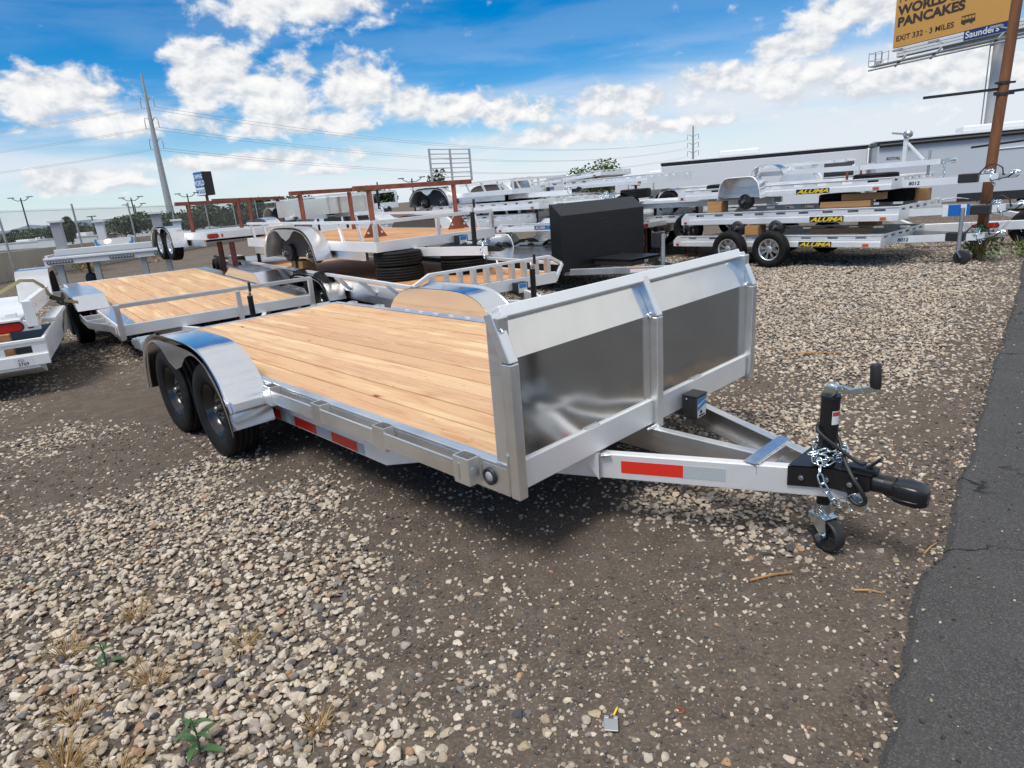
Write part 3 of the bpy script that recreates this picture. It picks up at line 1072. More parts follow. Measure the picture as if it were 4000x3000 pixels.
    A = [Vector((jx + .01, 0, .752)), Vector((jx + .045, 0, .764)), Vector((jx + .075, 0, .752)), Vector((jx + .12, 0, .768)), Vector((jx + .178, 0, .787))]
    for a, b in zip(A[:-1], A[1:]): mb.bar(a, b, .020, .026)
    mb.build('crank_arm', ZINC, jk, .003)
    mb = MB(); mb.tube([(1.0, 0, .786), (1.001, 0, .79), (.995, 0, .876), (.994, 0, .884)], [.018, .0205, .0205, .017], 20); mb.build('crank_grip', BLACKM, jk)
    # warning sticker on the tube (faces the camera)
    mb = MB()
    a0 = math.atan2(-2.73, .95)
    def tubeface(z0, z1, da0, da1, r, mat, nm):
        m_ = MB(); m_.strip([(jx + r * math.cos(a0 + a), r * math.sin(a0 + a), z1) for a in [da0 + (da1 - da0) * i / 8 for i in range(9)]],
                            [(jx + r * math.cos(a0 + a), r * math.sin(a0 + a), z0) for a in [da0 + (da1 - da0) * i / 8 for i in range(9)]])
        return m_.build(nm, mat, jk)
    tubeface(.605, .665, .25, 1.25, .0379, pmat('sticker_white', (.7, .7, .7), .4), 'warning_sticker')
    tubeface(.643, .661, .30, 1.2, .0382, pmat('sticker_red', (.55, .05, .04), .4), 'sticker_band')
    # --- safety chains heaped on the coupler round the jack foot
    pts = []
    for i in range(34):
        a = i * .62 + 2.0; r = .060 + .020 * math.sin(i * 1.9)
        pts.append((jx + r * math.cos(a), r * math.sin(a), zt + .022 + .0024 * i + .007 * math.sin(i * 2.3)))
    chain(t, pts)
    hang = [(jx - .01, -.066, zt + .055), (jx + .008, -.088, zt + .035), (jx + .012, -.105, zt + .012), (jx + .022, -.112, zt - .02), (jx + .045, -.112, zt - .065), (jx + .07, -.107, zt - .10), (jx + .10, -.09, zt - .125)]
    chain(t, hang)
    # --- wiring loom round the jack
    def spline(P, n=8):
        P = [Vector(p) for p in P]; O = []
        for i in range(len(P) - 1):
            a = P[max(i - 1, 0)]; b = P[i]; c = P[i + 1]; d_ = P[min(i + 2, len(P) - 1)]
            for k in range(n):
                u = k / n
                O.append(.5 * ((2 * b) + (c - a) * u + (2 * a - 5 * b + 4 * c - d_) * u * u + (3 * b - a - 3 * c + d_) * u ** 3))
        return O + [P[-1]]
    mb = MB(); mb.tube(spline([(.80, -.03, .585), (.81, -.047, .572), (.86, -.048, .535), (.92, -.03, .49), (.975, -.02, .456), (.99, .0, .455)]), .008, 10)
    mb.tube(spline([(.80, -.03, .585), (.79, .02, .585), (.82, .047, .565), (.87, .03, .52), (.92, -.03, .455), (.965, -.07, .41), (1.005, -.075, .36), (1.02, -.06, .31), (.995, -.055, .285), (.96, -.05, .30), (.945, -.03, .335)]), .0085, 10)
    mb.build('wiring_loom', BLACKM, t)
    mb = MB(); mb.tube([(.985 + .04 * math.cos(2 * PI * k / 28), -.05 + .01 * math.sin(4 * PI * k / 28), .285 + .045 * math.sin(2 * PI * k / 28)) for k in range(28)], .0022, 6, True); mb.build('breakaway_cable', ZINC, t)
    # --- breakaway battery box on the front beam
    mb = MB(); mb.box(-.015, .075, .226, .335, .386, .508); mb.box(-.013, .079, .222, .339, .508, .520)
    bx = mb.build('battery_box', BLACKM, t, .006)
    sw = pmat('sticker_white', (.7, .7, .7), .4)
    mb = MB(); mb.box(.0755, .0763, .238, .325, .392, .500); lb_ = mb.build('box_label', sw, bx)
    mb = MB(); mb.add([(.077, .239, .465), (.077, .324, .488), (.077, .324, .499), (.077, .239, .499)], [(0, 1, 2, 3)]); mb.add([(.077, .239, .43), (.077, .324, .462), (.077, .324, .480), (.077, .239, .455)], [(0, 1, 2, 3)])
    mb.build('label_stripe', pmat('label_blue', (.03, .22, .55), .4), lb_)
    mb = MB(); mb.box(.0766, .0770, .25, .31, .398, .406); mb.box(.0766, .0770, .262, .284, .412, .43); mb.build('label_print', INK, lb_)
    mb = MB(); mb.tube([(.02, .2215, .50), (.02, .216, .50)], .006, 8); mb.tube([(.0, .2215, .395), (.0, .212, .395)], .007, 6); mb.bar((-.02, .236, .378), (-.02, .28, .378), .03, .014); mb.build('box_screw', ZINC, bx)
    return t


main_trailer()

# ------------------------------------------------------------------ ground, asphalt, crushed stone
def ground():
    mb = MB()
    xs = [-2500, -400, -80] + [-30 + i * 1.5 for i in range(41)] + [80, 400, 2500]
    ys = [-300, -40, -5] + [i * 1.0 for i in range(0, 41)] + [60, 120, 400, 1500, 4500]
    n = len(xs); V, F = [], []
    for y in ys:
        for x in xs: V.append((x, y, 0))
    for j in range(len(ys) - 1):
        for i in range(n - 1): F.append((j * n + i, j * n + i + 1, (j + 1) * n + i + 1, (j + 1) * n + i))
    mb.add(V, F)
    tag(mb.build('ground', DIRT), 'packed brown dirt of the sales yard', None, kind='structure')


ground()
EDGE = [(.70, .3), (.82, 1.0), (.88, 1.34), (.95, 1.42), (1.07, 1.56), (1.10, 1.66), (1.31, 1.89), (1.44, 2.05), (1.63, 2.28), (1.78, 2.39), (1.96, 2.63), (2.27, 3.01), (2.54, 3.29), (2.8, 3.63), (3.55, 4.53), (4.07, 5.14), (5.62, 6.96), (6.97, 8.57), (9.15, 11.28), (14, 16.5), (30, 32)]


def edge_x(y):
    for (x0, y0), (x1, y1) in zip(EDGE[:-1], EDGE[1:]):
        if y0 <= y <= y1: return x0 + (x1 - x0) * (y - y0) / (y1 - y0)
    return EDGE[0][0] if y < EDGE[0][1] else EDGE[-1][0]


def asphalt():
    pts = []
    y = -3.0
    while y < 31:
        st = .035 if y < 6 else .2
        x = edge_x(y)
        j = mnoise.noise(Vector((y * 2.1, 0, 0))) * .05 + mnoise.noise(Vector((y * 7, 3, 0))) * .03 + mnoise.noise(Vector((y * 22, 7, 0))) * .016
        pts.append((x + j, y)); y += st
    mb = MB()
    a = [(x, y, .004) for x, y in pts]; b = [(x + .03 + .012 * mnoise.noise(Vector((y * 15, 1, 1))), y, .022) for x, y in pts]; c = [(60, y, .024) for x, y in pts]
    mb.strip(a, b, True); mb.strip(b, c, False)
    tag(mb.build('asphalt_lane', ASPH, fixn=False), 'dark cracked asphalt lane edge along the right side', None, kind='structure')


asphalt()


def stone_collection():
    col = bpy.data.collections.new('stone_shapes')
    rnd = random.Random(3)
    for k in range(14):
        bm = bmesh.new()
        bmesh.ops.create_icosphere(bm, subdivisions=2, radius=1.0)
        # chop a pebble flat along random planes: crushed, faceted, with worn edges
        for _ in range(12):
            nrm = Vector((rnd.gauss(0, 1), rnd.gauss(0, 1), rnd.gauss(0, 1))).normalized(); d = rnd.uniform(.44, .80)
            for v in bm.verts:
                q = v.co.dot(nrm) - d
                if q > 0: v.co -= nrm * q * .94
        sx, sy, sz = rnd.uniform(.85, 1.25), rnd.uniform(.62, .95), rnd.uniform(.40, .66)
        for v in bm.verts:
            v.co = Vector((v.co.x * sx, v.co.y * sy, v.co.z * sz)) * (1.18 + .09 * mnoise.noise(v.co * 2.1 + Vector((k, 0, 0))))
        me = bpy.data.meshes.new('stone'); bm.to_mesh(me); bm.free()
        me.materials.append(STONE)
        for p in me.polygons: p.use_smooth = True
        try: me.set_sharp_from_angle(angle=R(17))
        except Exception: pass
        col.objects.link(bpy.data.objects.new('stone', me))
    return col


SCOL = stone_collection()
DENSE = [(-1.5, 1.75, .55), (-1.0, 1.75, .4), (-1.75, 2.25, .6), (-1.2, 2.15, .45), (-2.3, 3.1, .8), (-1.8, 3.1, .7), (-1.25, 3.3, .5), (-.55, 1.65, .22), (-1.0, 2.6, .35),
         (.65, 3.0, .35), (2.8, 5.6, 1.0), (3.6, 7.0, 1.6), (3.2, 5.3, .9), (1.45, 3.5, .6), (2.7, 7.7, 1.4), (4.2, 6.3, 1.3), (.9, 3.2, .4), (1.15, 2.6, .3), (-3.6, 5.0, .55), (-2.2, 4.05, .6),
         (4.4, 9.2, 2.0), (6.2, 9.6, 1.8), (1.0, 12.0, 2.5), (1.8, 4.3, .7), (5.2, 7.6, 1.2), (2.2, 10.2, 1.6)]
BARE = [(-2.5, 4.6, .9), (-3.4, 5.6, 1.1), (-4.4, 6.6, 1.2), (-1.3, 4.2, .9), (.2, 3.6, .7), (-2.9, 4.2, .6), (-.5, 3.3, .5), (.5, 2.4, .5), (.7, 1.9, .5), (1.0, 1.6, .4), (-2.8, 4.05, .38), (-3.4, 4.65, .4), (-.15, 2.85, .30), (.35, 2.75, .3), (.15, 2.1, .35), (.8, 2.15, .35), (.75, 1.72, .4), (2.0, 4.75, .5), (1.7, 4.7, .45), (3.3, 8.2, .5),
        (2.65, 6.3, .4), (2.75, 4.0, .35), (-3.2, 5.6, .6), (-1.7, 3.7, .3), (-.4, 2.55, .28), (2.45, 3.6, .3), (1.2, 2.2, .3), (.35, 1.8, .3), (0.05, 3.2, .5), (-.9, 3.6, .5), (4.7, 7.1, .4)]


def dens(x, y):
    d = .27 + .55 * max(0, mnoise.noise(Vector((x * .9, y * .9, 4.0)))) + .45 * mnoise.noise(Vector((x * 2.6, y * 2.6, 9.0)))
    if y > 8: d += .25
    for a, b, r in DENSE:
        q = ((x - a) ** 2 + (y - b) ** 2) / (r * r)
        if q < 4: d += .85 * math.exp(-1.6 * q)
    for a, b, r in BARE:
        q = ((x - a) ** 2 + (y - b) ** 2) / (r * r)
        if q < 4: d -= .48 * math.exp(-1.6 * q)
    ex = edge_x(y)
    if x > ex - .45 * (1 + y * .06): d *= .45
    return max(0.0, min(1.25, d))


TONES = [((.55, .475, .385), 30), ((.64, .565, .47), 24), ((.46, .38, .29), 14), ((.52, .41, .29), 8), ((.36, .32, .275), 12), ((.21, .20, .19), 6), ((.10, .10, .105), 5), ((.41, .26, .165), 4), ((.62, .52, .40), 12)]


def scatter(name, label, pts):
    """pts: list of (x, y, z, size, tone)"""
    me = bpy.data.meshes.new(name)
    me.from_pydata([p[:3] for p in pts], [], [])
    n = len(pts)
    a = me.attributes.new('sz', 'FLOAT', 'POINT'); a.data.foreach_set('value', [p[3] for p in pts])
    rot = me.attributes.new('rot', 'FLOAT_VECTOR', 'POINT')
    rr = []
    for p in pts: rr += [random.gauss(0, .22), random.gauss(0, .22), random.uniform(0, 6.283)]
    rot.data.foreach_set('vector', rr)
    tn = me.attributes.new('tone', 'FLOAT_COLOR', 'POINT')
    cc = []
    for p in pts: cc += [*p[4], 1.0]
    tn.data.foreach_set('color', cc)
    o = bpy.data.objects.new(name, me); C.objects.link(o)
    me.materials.append(STONE)
    g = bpy.data.node_groups.new(name + '_scatter', 'GeometryNodeTree')
    g.interface.new_socket('Geometry', in_out='INPUT', socket_type='NodeSocketGeometry')
    g.interface.new_socket('Geometry', in_out='OUTPUT', socket_type='NodeSocketGeometry')
    gi = g.nodes.new('NodeGroupInput'); go = g.nodes.new('NodeGroupOutput')
    ip = g.nodes.new('GeometryNodeInstanceOnPoints'); ci = g.nodes.new('GeometryNodeCollectionInfo')
    ci.inputs[0].default_value = SCOL; ci.inputs['Separate Children'].default_value = True; ci.inputs['Reset Children'].default_value = True
    def att(nm, typ):
        nd = g.nodes.new('GeometryNodeInputNamedAttribute'); nd.data_type = typ; nd.inputs['Name'].default_value = nm
        return nd.outputs['Attribute']
    g.links.new(gi.outputs[0], ip.inputs['Points']); g.links.new(ci.outputs[0], ip.inputs['Instance'])
    ip.inputs['Pick Instance'].default_value = True
    g.links.new(att('rot', 'FLOAT_VECTOR'), ip.inputs['Rotation'])
    g.links.new(att('sz', 'FLOAT'), ip.inputs['Scale'])
    g.links.new(ip.outputs[0], go.inputs[0])
    md = o.modifiers.new('scatter', 'NODES'); md.node_group = g
    tag(o, label, 'gravel', kind='stuff')
    return o


def gravel():
    rnd = random.Random(11)
    tones = [t for t, w_ in TONES for _ in range(w_)]
    pts, fines = [], []
    # rows of cells by distance: stones thin out and grow as they recede
    def cells(y0, y1, step, per, smin, smax, xlim):
        y = y0
        while y < y1:
            half = xlim(y)
            x = -half
            while x < half:
                d = dens(x, y)
                k = per * d * step * step
                cnt = int(k) + (1 if rnd.random() < k - int(k) else 0)
                for _ in range(cnt):
                    px, py = x + rnd.random() * step, y + rnd.random() * step
                    if px > edge_x(py) - .01 and rnd.random() > .012: continue
                    s = smin + (smax - smin) * rnd.random() ** 2.0
                    t = rnd.choice(tones); f = rnd.uniform(.74, 1.06)
                    z = s * rnd.uniform(-.30, .16) + (d * .015 * rnd.random() if d > .6 else 0)
                    pts.append((px, py, z, s, tuple(min(.8, c * f) for c in t)))
                x += step
            y += step
    cells(1.0, 2.6, .08, 1500, .008, .026, lambda y: 1.2 + y * .95)
    cells(2.6, 4.6, .10, 1450, .008, .0235, lambda y: 1.2 + y * .92)
    cells(4.6, 8.0, .14, 1100, .009, .0235, lambda y: 1.0 + y * .92)
    cells(8.0, 14.5, .22, 560, .013, .030, lambda y: 1.0 + y * .92)
    scatter('gravel', 'pale crushed stone gravel strewn over the dirt yard', pts)
    y = 1.0
    while y < 5.2:
        half = 1.0 + y * .93; x = -half
        while x < half:
            k = (4200 if y < 2.4 else 2400 if y < 3.6 else 1200) * .01 * (.35 + .65 * max(0, mnoise.noise(Vector((x * 1.4, y * 1.4, 1))) + .4))
            for _ in range(int(k + rnd.random())):
                px, py = x + rnd.random() * .1, y + rnd.random() * .1
                if px > edge_x(py) and rnd.random() > .02: continue
                s = (.0018 + .0095 * rnd.random() ** 2.0) * (1 if y < 3 else 1.3)
                t = rnd.choice(tones) if rnd.random() < .55 else (.13, .12, .115)
                f_ = rnd.uniform(.6, 1.05); fines.append((px, py, s * .25, s, tuple(c * f_ for c in t)))
            x += .1
        y += .1
    y = .9
    while y < 7:
        for _ in range(5):
            py = y + rnd.random() * .03; px = edge_x(py) + rnd.gauss(-.01, .05)
            s = .003 + .011 * rnd.random() ** 2.4; t = (.075, .073, .07) if rnd.random() < .6 else rnd.choice(tones); f_ = rnd.uniform(.6, 1.1)
            fines.append((px, py, .006 + s * .3 if px > edge_x(py) else s * .3, s, tuple(c * f_ for c in t)))
        for _ in range(2):
            py = y + rnd.random() * .03; px = edge_x(py) + rnd.expovariate(2.2)
            s = .003 + .006 * rnd.random() ** 2; f_ = rnd.uniform(.5, 1.0); t = rnd.choice(tones) if rnd.random() < .4 else (.09, .088, .085)
            fines.append((px, py, .024 + s * .25, s, tuple(c * f_ for c in t)))
        y += .03
    scatter('gravel_grit', 'fine stone grit and chips trodden into the dirt', fines)
    print('stones', len(pts), len(fines))


gravel()

# ------------------------------------------------------------------ builders for the other trailers
def root_T(name, label, cat, x, y, z, yawT, pitch=0, group=None, roll=0):
    p = TW(x, y, z)
    return thing(name, label, cat, p, TYAW + yawT, pitch, group, roll)


def tongue_set(t, hw, z1, h, L=1.15, spread=.55, mat=ALUW, coup='zinc', jack=None, chains=True):
    """A-frame tongue ahead of x=0 with coupler, optional jack (z0, z1) and chains"""
    for s in (-1, 1):
        mb = MB(); mb.bar((-.5, s * hw * spread * 1.45, z1 - h / 2), (L, s * .035, z1 - h / 2), .05, h)
        mb.build('tongue_rail', mat, t)
    cm = BLACK if coup == 'black' else ZINC
    mb = MB()
    mb.prism([(L - .22, z1 + .012), (L + .05, z1 + .012), (L + .22, z1 - .005), (L + .26, z1 - .03), (L + .22, z1 - .07), (L + .05, z1 - .07), (L - .22, z1 - .085)], -.045, .045)
    c = mb.build('coupler', cm, t, .008)
    mb = MB(); mb.tube([(L + .1, 0, z1 - .01), (L + .18, 0, z1 + .03), (L + .26, 0, z1 + .01)], [.02, .03, .02], 10); mb.build('latch', cm, c)
    if jack:
        jack_simple(t, L - .32, 0, jack[0], jack[1])
    if chains:
        me = link_mesh(.006, .016, .016)
        P = [(L - .12 + .05 * math.cos(i * .8), -.03 + .05 * math.sin(i * .8), z1 + .03 + .008 * (i % 5)) for i in range(16)] + [(L - .08, -.09, z1 - .05), (L - .02, -.09, z1 - .16)]
        chain(t, P, pitch=.052, me=me)


def decal(parent, x, y, z, w_, h_, body='ALUMA', tilt=0):
    """black-edged yellow brand plate lying on a side that faces local -Y"""
    mb = MB(); mb.box(x, x + w_, y - .003, y, z, z + h_)
    d = mb.build('brand_decal', INK, parent)
    text(body, 'lettering', h_ * 1.06, YELLOW, d, face_M((x + w_ * .03, y - .0045, z + h_ * .14), (1, 0, 0), (0, 0, 1)), .03, .35, .0006, 1.0, 'LEFT', w_ / (h_ * 3.75))
    return d


def utility(name, label, x, y, z, yawT, L=3.45, hw=1.02, zb=.42, ht=.2, pitch=0, wheels=None, fender=False, jack=None, num=None, brand=None, slots=9, tongue=True, tail=True, group='stacked aluminium utility trailers', flip=False, floor=True, amber=True, roll=0):
    """slotted-rail aluminium utility trailer; x forward from its front rail at 0 to -L"""
    t = root_T(name, label, 'trailer', x, y, z, yawT + (180 if flip else 0), pitch, group, roll)
    sl = []
    pitchs = (L - .3) / slots
    for i in range(slots):
        c = -L + .22 + pitchs * (i + .5)
        sl.append((c - .085, c + .085))
    za, zb2 = zb + ht * .66, zb + ht * .84
    for s in (-1, 1):
        mb = MB()
        ya, yb = sorted((s * (hw - .03), s * hw))
        mb.slot_rail(-L + .16, 0, ya, yb, zb, zb + ht, za, zb2, sl)
        mb.prism([(-L, zb), (-L + .158, zb), (-L + .158, zb + ht), (-L + .09, zb + ht), (-L, zb + ht * .55)], ya, yb)
        yo, yi = s * (hw + .014), s * hw
        mb.box(-L + .17, -.0, *sorted((yi, yo)), zb, zb + ht * .42)
        mb.box(-L + .17, -.0, *sorted((yi, s * (hw + .006))), zb + ht * .42, zb + ht * .48)
        mb.box(-L + .17, -.0, *sorted((yi, s * (hw + .012))), zb + ht * .93, zb + ht)
        r_ = mb.build('side_rail', ALUW, t, .003)
        if s < 0:
            if amber:
                marker(r_, -.22, -hw - .015, zb + ht * .18, REDL if False else AMBER, 'n', (.09, .045))
                marker(r_, -L + .10, -hw, zb + ht * .18, REDL, 'n', (.06, .04))
            if brand is not None: decal(r_, brand, -hw - .015, zb + .005, .56, ht * .42)
    mb = MB(); nslot = 6
    M = Matrix.Rotation(PI / 2, 4, 'Z')
    yy = 2 * (hw - .04) / nslot
    mb2 = MB(); mb2.slot_rail(-hw + .032, hw - .032, .002, .03, zb, zb + ht, za, zb2, [(-hw + .05 + yy * i + .08, -hw + .05 + yy * i + .25) for i in range(nslot)])
    mb.add([M @ Vector(v) for v in mb2.v], mb2.f)
    mb.build('front_rail', ALUW, t, .002)
    mb = MB(); mb.box(-L + .002, -L + .03, -hw + .032, hw - .032, zb - .01, zb + ht * .5)
    rr = mb.build('rear_rail', ALUW, t, .003)
    if tail:
        for s in (-1, 1): tail_light(rr, -L + .0, s * (hw - .16), zb + ht * .2, -1, .15, .05)
    if floor:
        mb = MB()
        n = 10; wd = 2 * (hw - .034) / n
        for i in range(n):
            y0 = -hw + .034 + wd * i
            mb.box(-L + .032, -.034, y0 + .004, y0 + wd - .004, zb + .02, zb + .045)
        f_ = mb.build('floor_planking', ALU, t); f_['kind'] = 'stuff'
    if wheels:
        for (xx, kind) in wheels:
            for s in (-1, 1):
                if kind == 'hub': bare_hub(t, xx, s * (hw - .02), zb - .075) if s < 0 else None
                else: wheel(t, xx, s * (hw + .12), .32, s, .32, .20, .185, kind, False)
    if fender:
        xf = fender
        for s in (-1, 1):
            pr = [(.42, -.02), (.40, .12), (.36, .26), (.28, .345), (.2, .36)]
            P = [(xf + a, zb + b) for a, b in pr] + [(xf - a, zb + b) for a, b in reversed(pr)]
            mb = MB(); rows = [[(px, s * (hw - .01), pz) for px, pz in P], [(px, s * (hw + .25), pz) for px, pz in P]]
            mb.grid(rows); fo = mb.build('fender', ALUP, t, solid=.006)
            mb = MB(); mb.strip([(px, s * (hw - .008), pz) for px, pz in P], [(px, s * (hw - .008), zb) for px, pz in P], False); mb.build('inner_wall', ALU, fo, solid=.004)
            mb = MB(); mb.tube([(px, s * (hw + .25), pz) for px, pz in P], .011, 6); mb.build('fender_lip', ALUW, fo)
    if tongue:
        tongue_set(t, hw, zb + ht * .62, .11, 1.15, .5, ALUW, 'zinc', jack)
        if num:
            # number stencilled on the near tongue rail
            a = Vector((-.5, -hw * .5 * 1.45, 0)); b = Vector((1.15, -.035, 0)); d = (b - a).normalized(); n_ = Vector((d.y, -d.x, 0))
            o = a + d * .62 + n_ * .0265 + Vector((0, 0, zb + ht * .62 - .085))
            text(num, 'lettering', .075, INK, t, face_M(o, d, (0, 0, 1)), .03, .1, .0005)
    return t


def hauler(name, label, x, y, z, yawT, L, hw, zd, zbot, pitch=0, rail_top=None, lean=0.0, side_posts=6, front=None, wheels='tyres', xw=-2.9, dw=.84, Rr=.34, fmat=None, jack=None, boards=11, wood=WOOD, tape=True, group='wood-decked car haulers', fender=True, coup='black', slant=.2, rear=True, rail_range=None, loc=None, yaw=None, box=True, tongue=True, fz=.24):
    if loc is None: t = root_T(name, label, 'trailer', x, y, z, yawT, pitch, group)
    else: t = thing(name, label, 'trailer', loc, yaw, pitch, group)
    for s in (-1, 1):
        mb = MB(); mb.box(-L, 0, *sorted((s * (hw - .05), s * hw)), zbot, zd + .003)
        r_ = mb.build('side_beam', ALUW, t, .003)
        mb = MB(); mb.box(-L + .1, -.35, *sorted((s * (hw - .10), s * (hw - .052))), zbot - .13, zbot + .02)
        lb = mb.build('frame_beam', ALU, t, .003)
        if tape and s < 0:
            xx = -1.0
            for i in range(8):
                w_ = .26 if i % 2 == 0 else .14
                if xx - w_ > xw + dw / 2 + .55:
                    mb = MB(); mb.box(xx - w_, xx - .002, s * hw - .0515, s * hw - .0505, 0, 0) if False else None
                    mb = MB(); mb.box(xx - w_, xx - .002, *sorted((s * (hw - .0995), s * (hw - .1015))), zbot - .105, zbot - .035)
                    mb.build('reflective_tape', REDT if i % 2 == 0 else WHTT, lb)
                xx -= w_
        if rail_top:
            x0, x1 = rail_range or (-L + .05, -.03)
            yt = s * (hw + lean - .02)
            mb = MB(); mb.bar((x0, yt, rail_top), (x1, yt, rail_top), .05, .04)
            tr = mb.build('top_rail', ALUW, t, .003)
            for i in range(side_posts):
                f = (i + .5) / side_posts; xx = x0 + (x1 - x0) * f
                if abs(xx - xw) < dw / 2 + .45 and fender and lean < .1: continue
                mb = MB(); mb.bar((xx - slant, yt, rail_top - .02), (xx, s * (hw + (.012 if lean > .1 else -.02)), zd - .10), .03, .05)
                mb.build('rail_post', ALU, t, .002)
    mb = MB(); mb.box(-.002, .05, -hw, hw, zbot, zd + .006); fbm = mb.build('front_beam', ALUW, t, .003)
    if rear:
        mb = MB(); mb.box(-L - .05, -L - .002, -hw, hw, zbot, zd + .004); rb = mb.build('rear_beam', ALUW, t, .003)
        for s in (-1, 1): tail_light(rb, -L - .05, s * (hw - .2), (zbot + zd) / 2, -1)
    boards_x(t, -L + .01, -.004, -hw + .052, hw - .052, zd - .04, zd, boards, wood, .010)
    if front == 'rail':
        mb = MB(); mb.bar((.025, -hw - lean + .02, rail_top), (.025, hw + lean - .02, rail_top), .04, .05); mb.build('front_top_rail', ALUW, t, .003)
        for yy in (-hw + .03, 0, hw - .03):
            mb = MB(); mb.box(.0, .048, yy - .028, yy + .028, zd + .007, rail_top - .026); mb.build('front_post', ALU, t, .003)
    if front == 'ladder':
        ft = zd + .22
        mb = MB(); mb.bar((.02, -hw + .10, ft), (.02, hw - .10, ft), .05, .035); mb.build('front_top_rail', ALUW, t, .003)
        po = None
        for i in range(10):
            yy = -hw + .12 + (2 * hw - .24) * i / 9
            if po is None:
                mb = MB(); mb.box(-.008, .048, -.028, .028, zd + .007, ft - .018); mb.box(-.06, -.009, -.005, .005, zd + .007, ft - .018); po = o = mb.build('front_post', ALU, t, .002)
            else: o = share(po, t)
            o.location = (0, yy, 0)
        for s in (-1, 1):
            mb = MB(); mb.bar((.02, s * (hw - .10), ft), (.0, s * (hw + lean - .02), rail_top), .05, .04); mb.bar((.02, s * (hw + lean - .02), rail_top), (.02, s * (hw - .0), zd - .12), .04, .04)
            mb.build('corner_brace', ALUW, t, .002)
    if front == 'bar':
        ft = rail_top or zd + .24
        mb = MB(); mb.bar((.03, -hw, ft), (.03, hw, ft), .05, .05); mb.build('front_top_rail', ALU, t, .003)
        for yy in (-hw + .03, .2, hw - .03):
            mb = MB(); mb.box(.052, .10, yy - .03, yy + .03, zbot - .03, ft + .02 if abs(yy) > .3 else ft - .026); mb.build('front_post', ALU, t, .003)
    if fender:
        for s in (-1, 1):
            tandem_fender(t, xw, s * (hw + .004), s * (hw + .29), half=.88, ztop=zd + fz, zfoot=zd - .26, dip=zd + .02, wx=dw / 2, wz=zd - .21, wr=.40, mat=BRUSH, well=pmat('shaded_dirty_well', (.07, .068, .065), .7))  # inner wall: shade under the arch put into the colour of dirty aluminium
    for xx in (xw + dw / 2, xw - dw / 2):
        for s in (-1, 1):
            if wheels in ('steel', 'alloy', 'dark'): wheel(t, xx, s * (hw + .15), zbot - .06 if zbot - .06 > Rr * .8 else Rr, s, Rr, .205, Rr * .57, wheels, False)
            elif wheels == 'hub' and s < 0: bare_hub(t, xx, s * (hw + .06), zbot - .06)
        mb = MB(); mb.cyl((xx, -hw - .05, zbot - .06), (xx, hw + .05, zbot - .06), .035, 10); mb.build('axle', BLACK, t)
    if tongue: tongue_set(t, hw, zbot + .0, .12, 1.15, .42, ALUW, coup, jack)
    if box:
        mb = MB(); mb.box(.052, .16, .26, .44, zbot - .04, zbot + .10); b = mb.build('battery_box', BLACKM, t, .004)
        mb = MB(); mb.box(.1605, .162, .28, .42, zbot - .03, zbot + .09); l_ = mb.build('box_label', pmat('sticker_white', (.7, .7, .7), .4), b)
        mb = MB(); mb.box(.1625, .163, .29, .41, zbot + .03, zbot + .085); mb.build('label_stripe', pmat('label_blue', (.03, .22, .55), .4), l_)
    return t


def wood_block(label, loc, size, yaw, group='timber blocks between trailers'):
    mb = MB(); a, b, c = size
    mb.box(-a / 2, a / 2, -b / 2, b / 2, 0, c)
    o = mb.build('timber_block', TIMBER, None, .006)
    o.location = loc; o.rotation_euler = (0, 0, R(yaw))
    return tag(o, label, 'timber', group)


def flat_tyre(label, loc, group='spare tyres lying flat'):
    me = tyre_mesh(.345, .205, .196, True)
    o = bpy.data.objects.new('loose_tyre', me); C.objects.link(o)
    o.location = loc; o.rotation_euler = (PI / 2, 0, random.uniform(0, 3))
    return tag(o, label, 'tyre', group)


def red_stand(label, a, b, beam0, beam1, zb, zt, base=False):
    """red steel trestle: two posts carrying a beam"""
    a, b = Vector(a), Vector(b)
    t = thing('steel_trestle', label, 'trestle', (a + b) / 2, 0, 0, 'red steel trestles')
    o = (a + b) / 2
    for p in (a, b):
        q = p - o
        mb = MB(); mb.bar((q.x, q.y, zb - o.z), (q.x, q.y, zt - o.z), .07, .07, (0, 1, 0)); po = mb.build('post', RUST, t, .004)
        if base:
            d = (b - a).normalized(); d.z = 0
            mb = MB()
            P = [q + d * .22 + Vector((0, 0, zb - q.z - o.z)), q + d * .06 + Vector((0, 0, zb + .24 - q.z - o.z)), q - d * .06 + Vector((0, 0, zb + .24 - q.z - o.z)), q - d * .22 + Vector((0, 0, zb - q.z - o.z))]
            n_ = Vector((-d.y, d.x, 0)) * -.038
            mb.add([v + n_ for v in P] + [v + n_ * 1.25 for v in P], [(0, 1, 2, 3), (7, 6, 5, 4), (0, 4, 5, 1), (1, 5, 6, 2), (2, 6, 7, 3), (3, 7, 4, 0)])
            gp = mb.build('gusset_plate', RUST, po)
            mb = MB(); mb.bar(q - d * .24 + Vector((0, 0, zb + .006 - q.z - o.z)), q + d * .24 + Vector((0, 0, zb + .006 - q.z - o.z)), .2, .012); mb.build('base_plate', RUST, po)
            for s in (-1, 1):
                mb = MB(); c = q + d * .11 * s + n_ * 1.27 + Vector((0, 0, zb + .11 - q.z - o.z)); nn = n_.normalized()
                mb.tube([c, c + nn * .002], .018, 12); mb.build('gusset_hole', WHITEP, gp)
    u0, u1 = Vector(beam0) - o, Vector(beam1) - o
    mb = MB(); mb.bar(u0, u1, .08, .07); bm = mb.build('beam', RUST, t, .004)
    for p in (a, b):
        q = p - o
        for s in (-.05, .05):
            mb = MB(); mb.tube([(q.x + s, q.y, zt + .02 - o.z), (q.x + s, q.y, zt + .06 - o.z)], .012, 6); mb.build('bolt', DARKIN, bm)
    return t


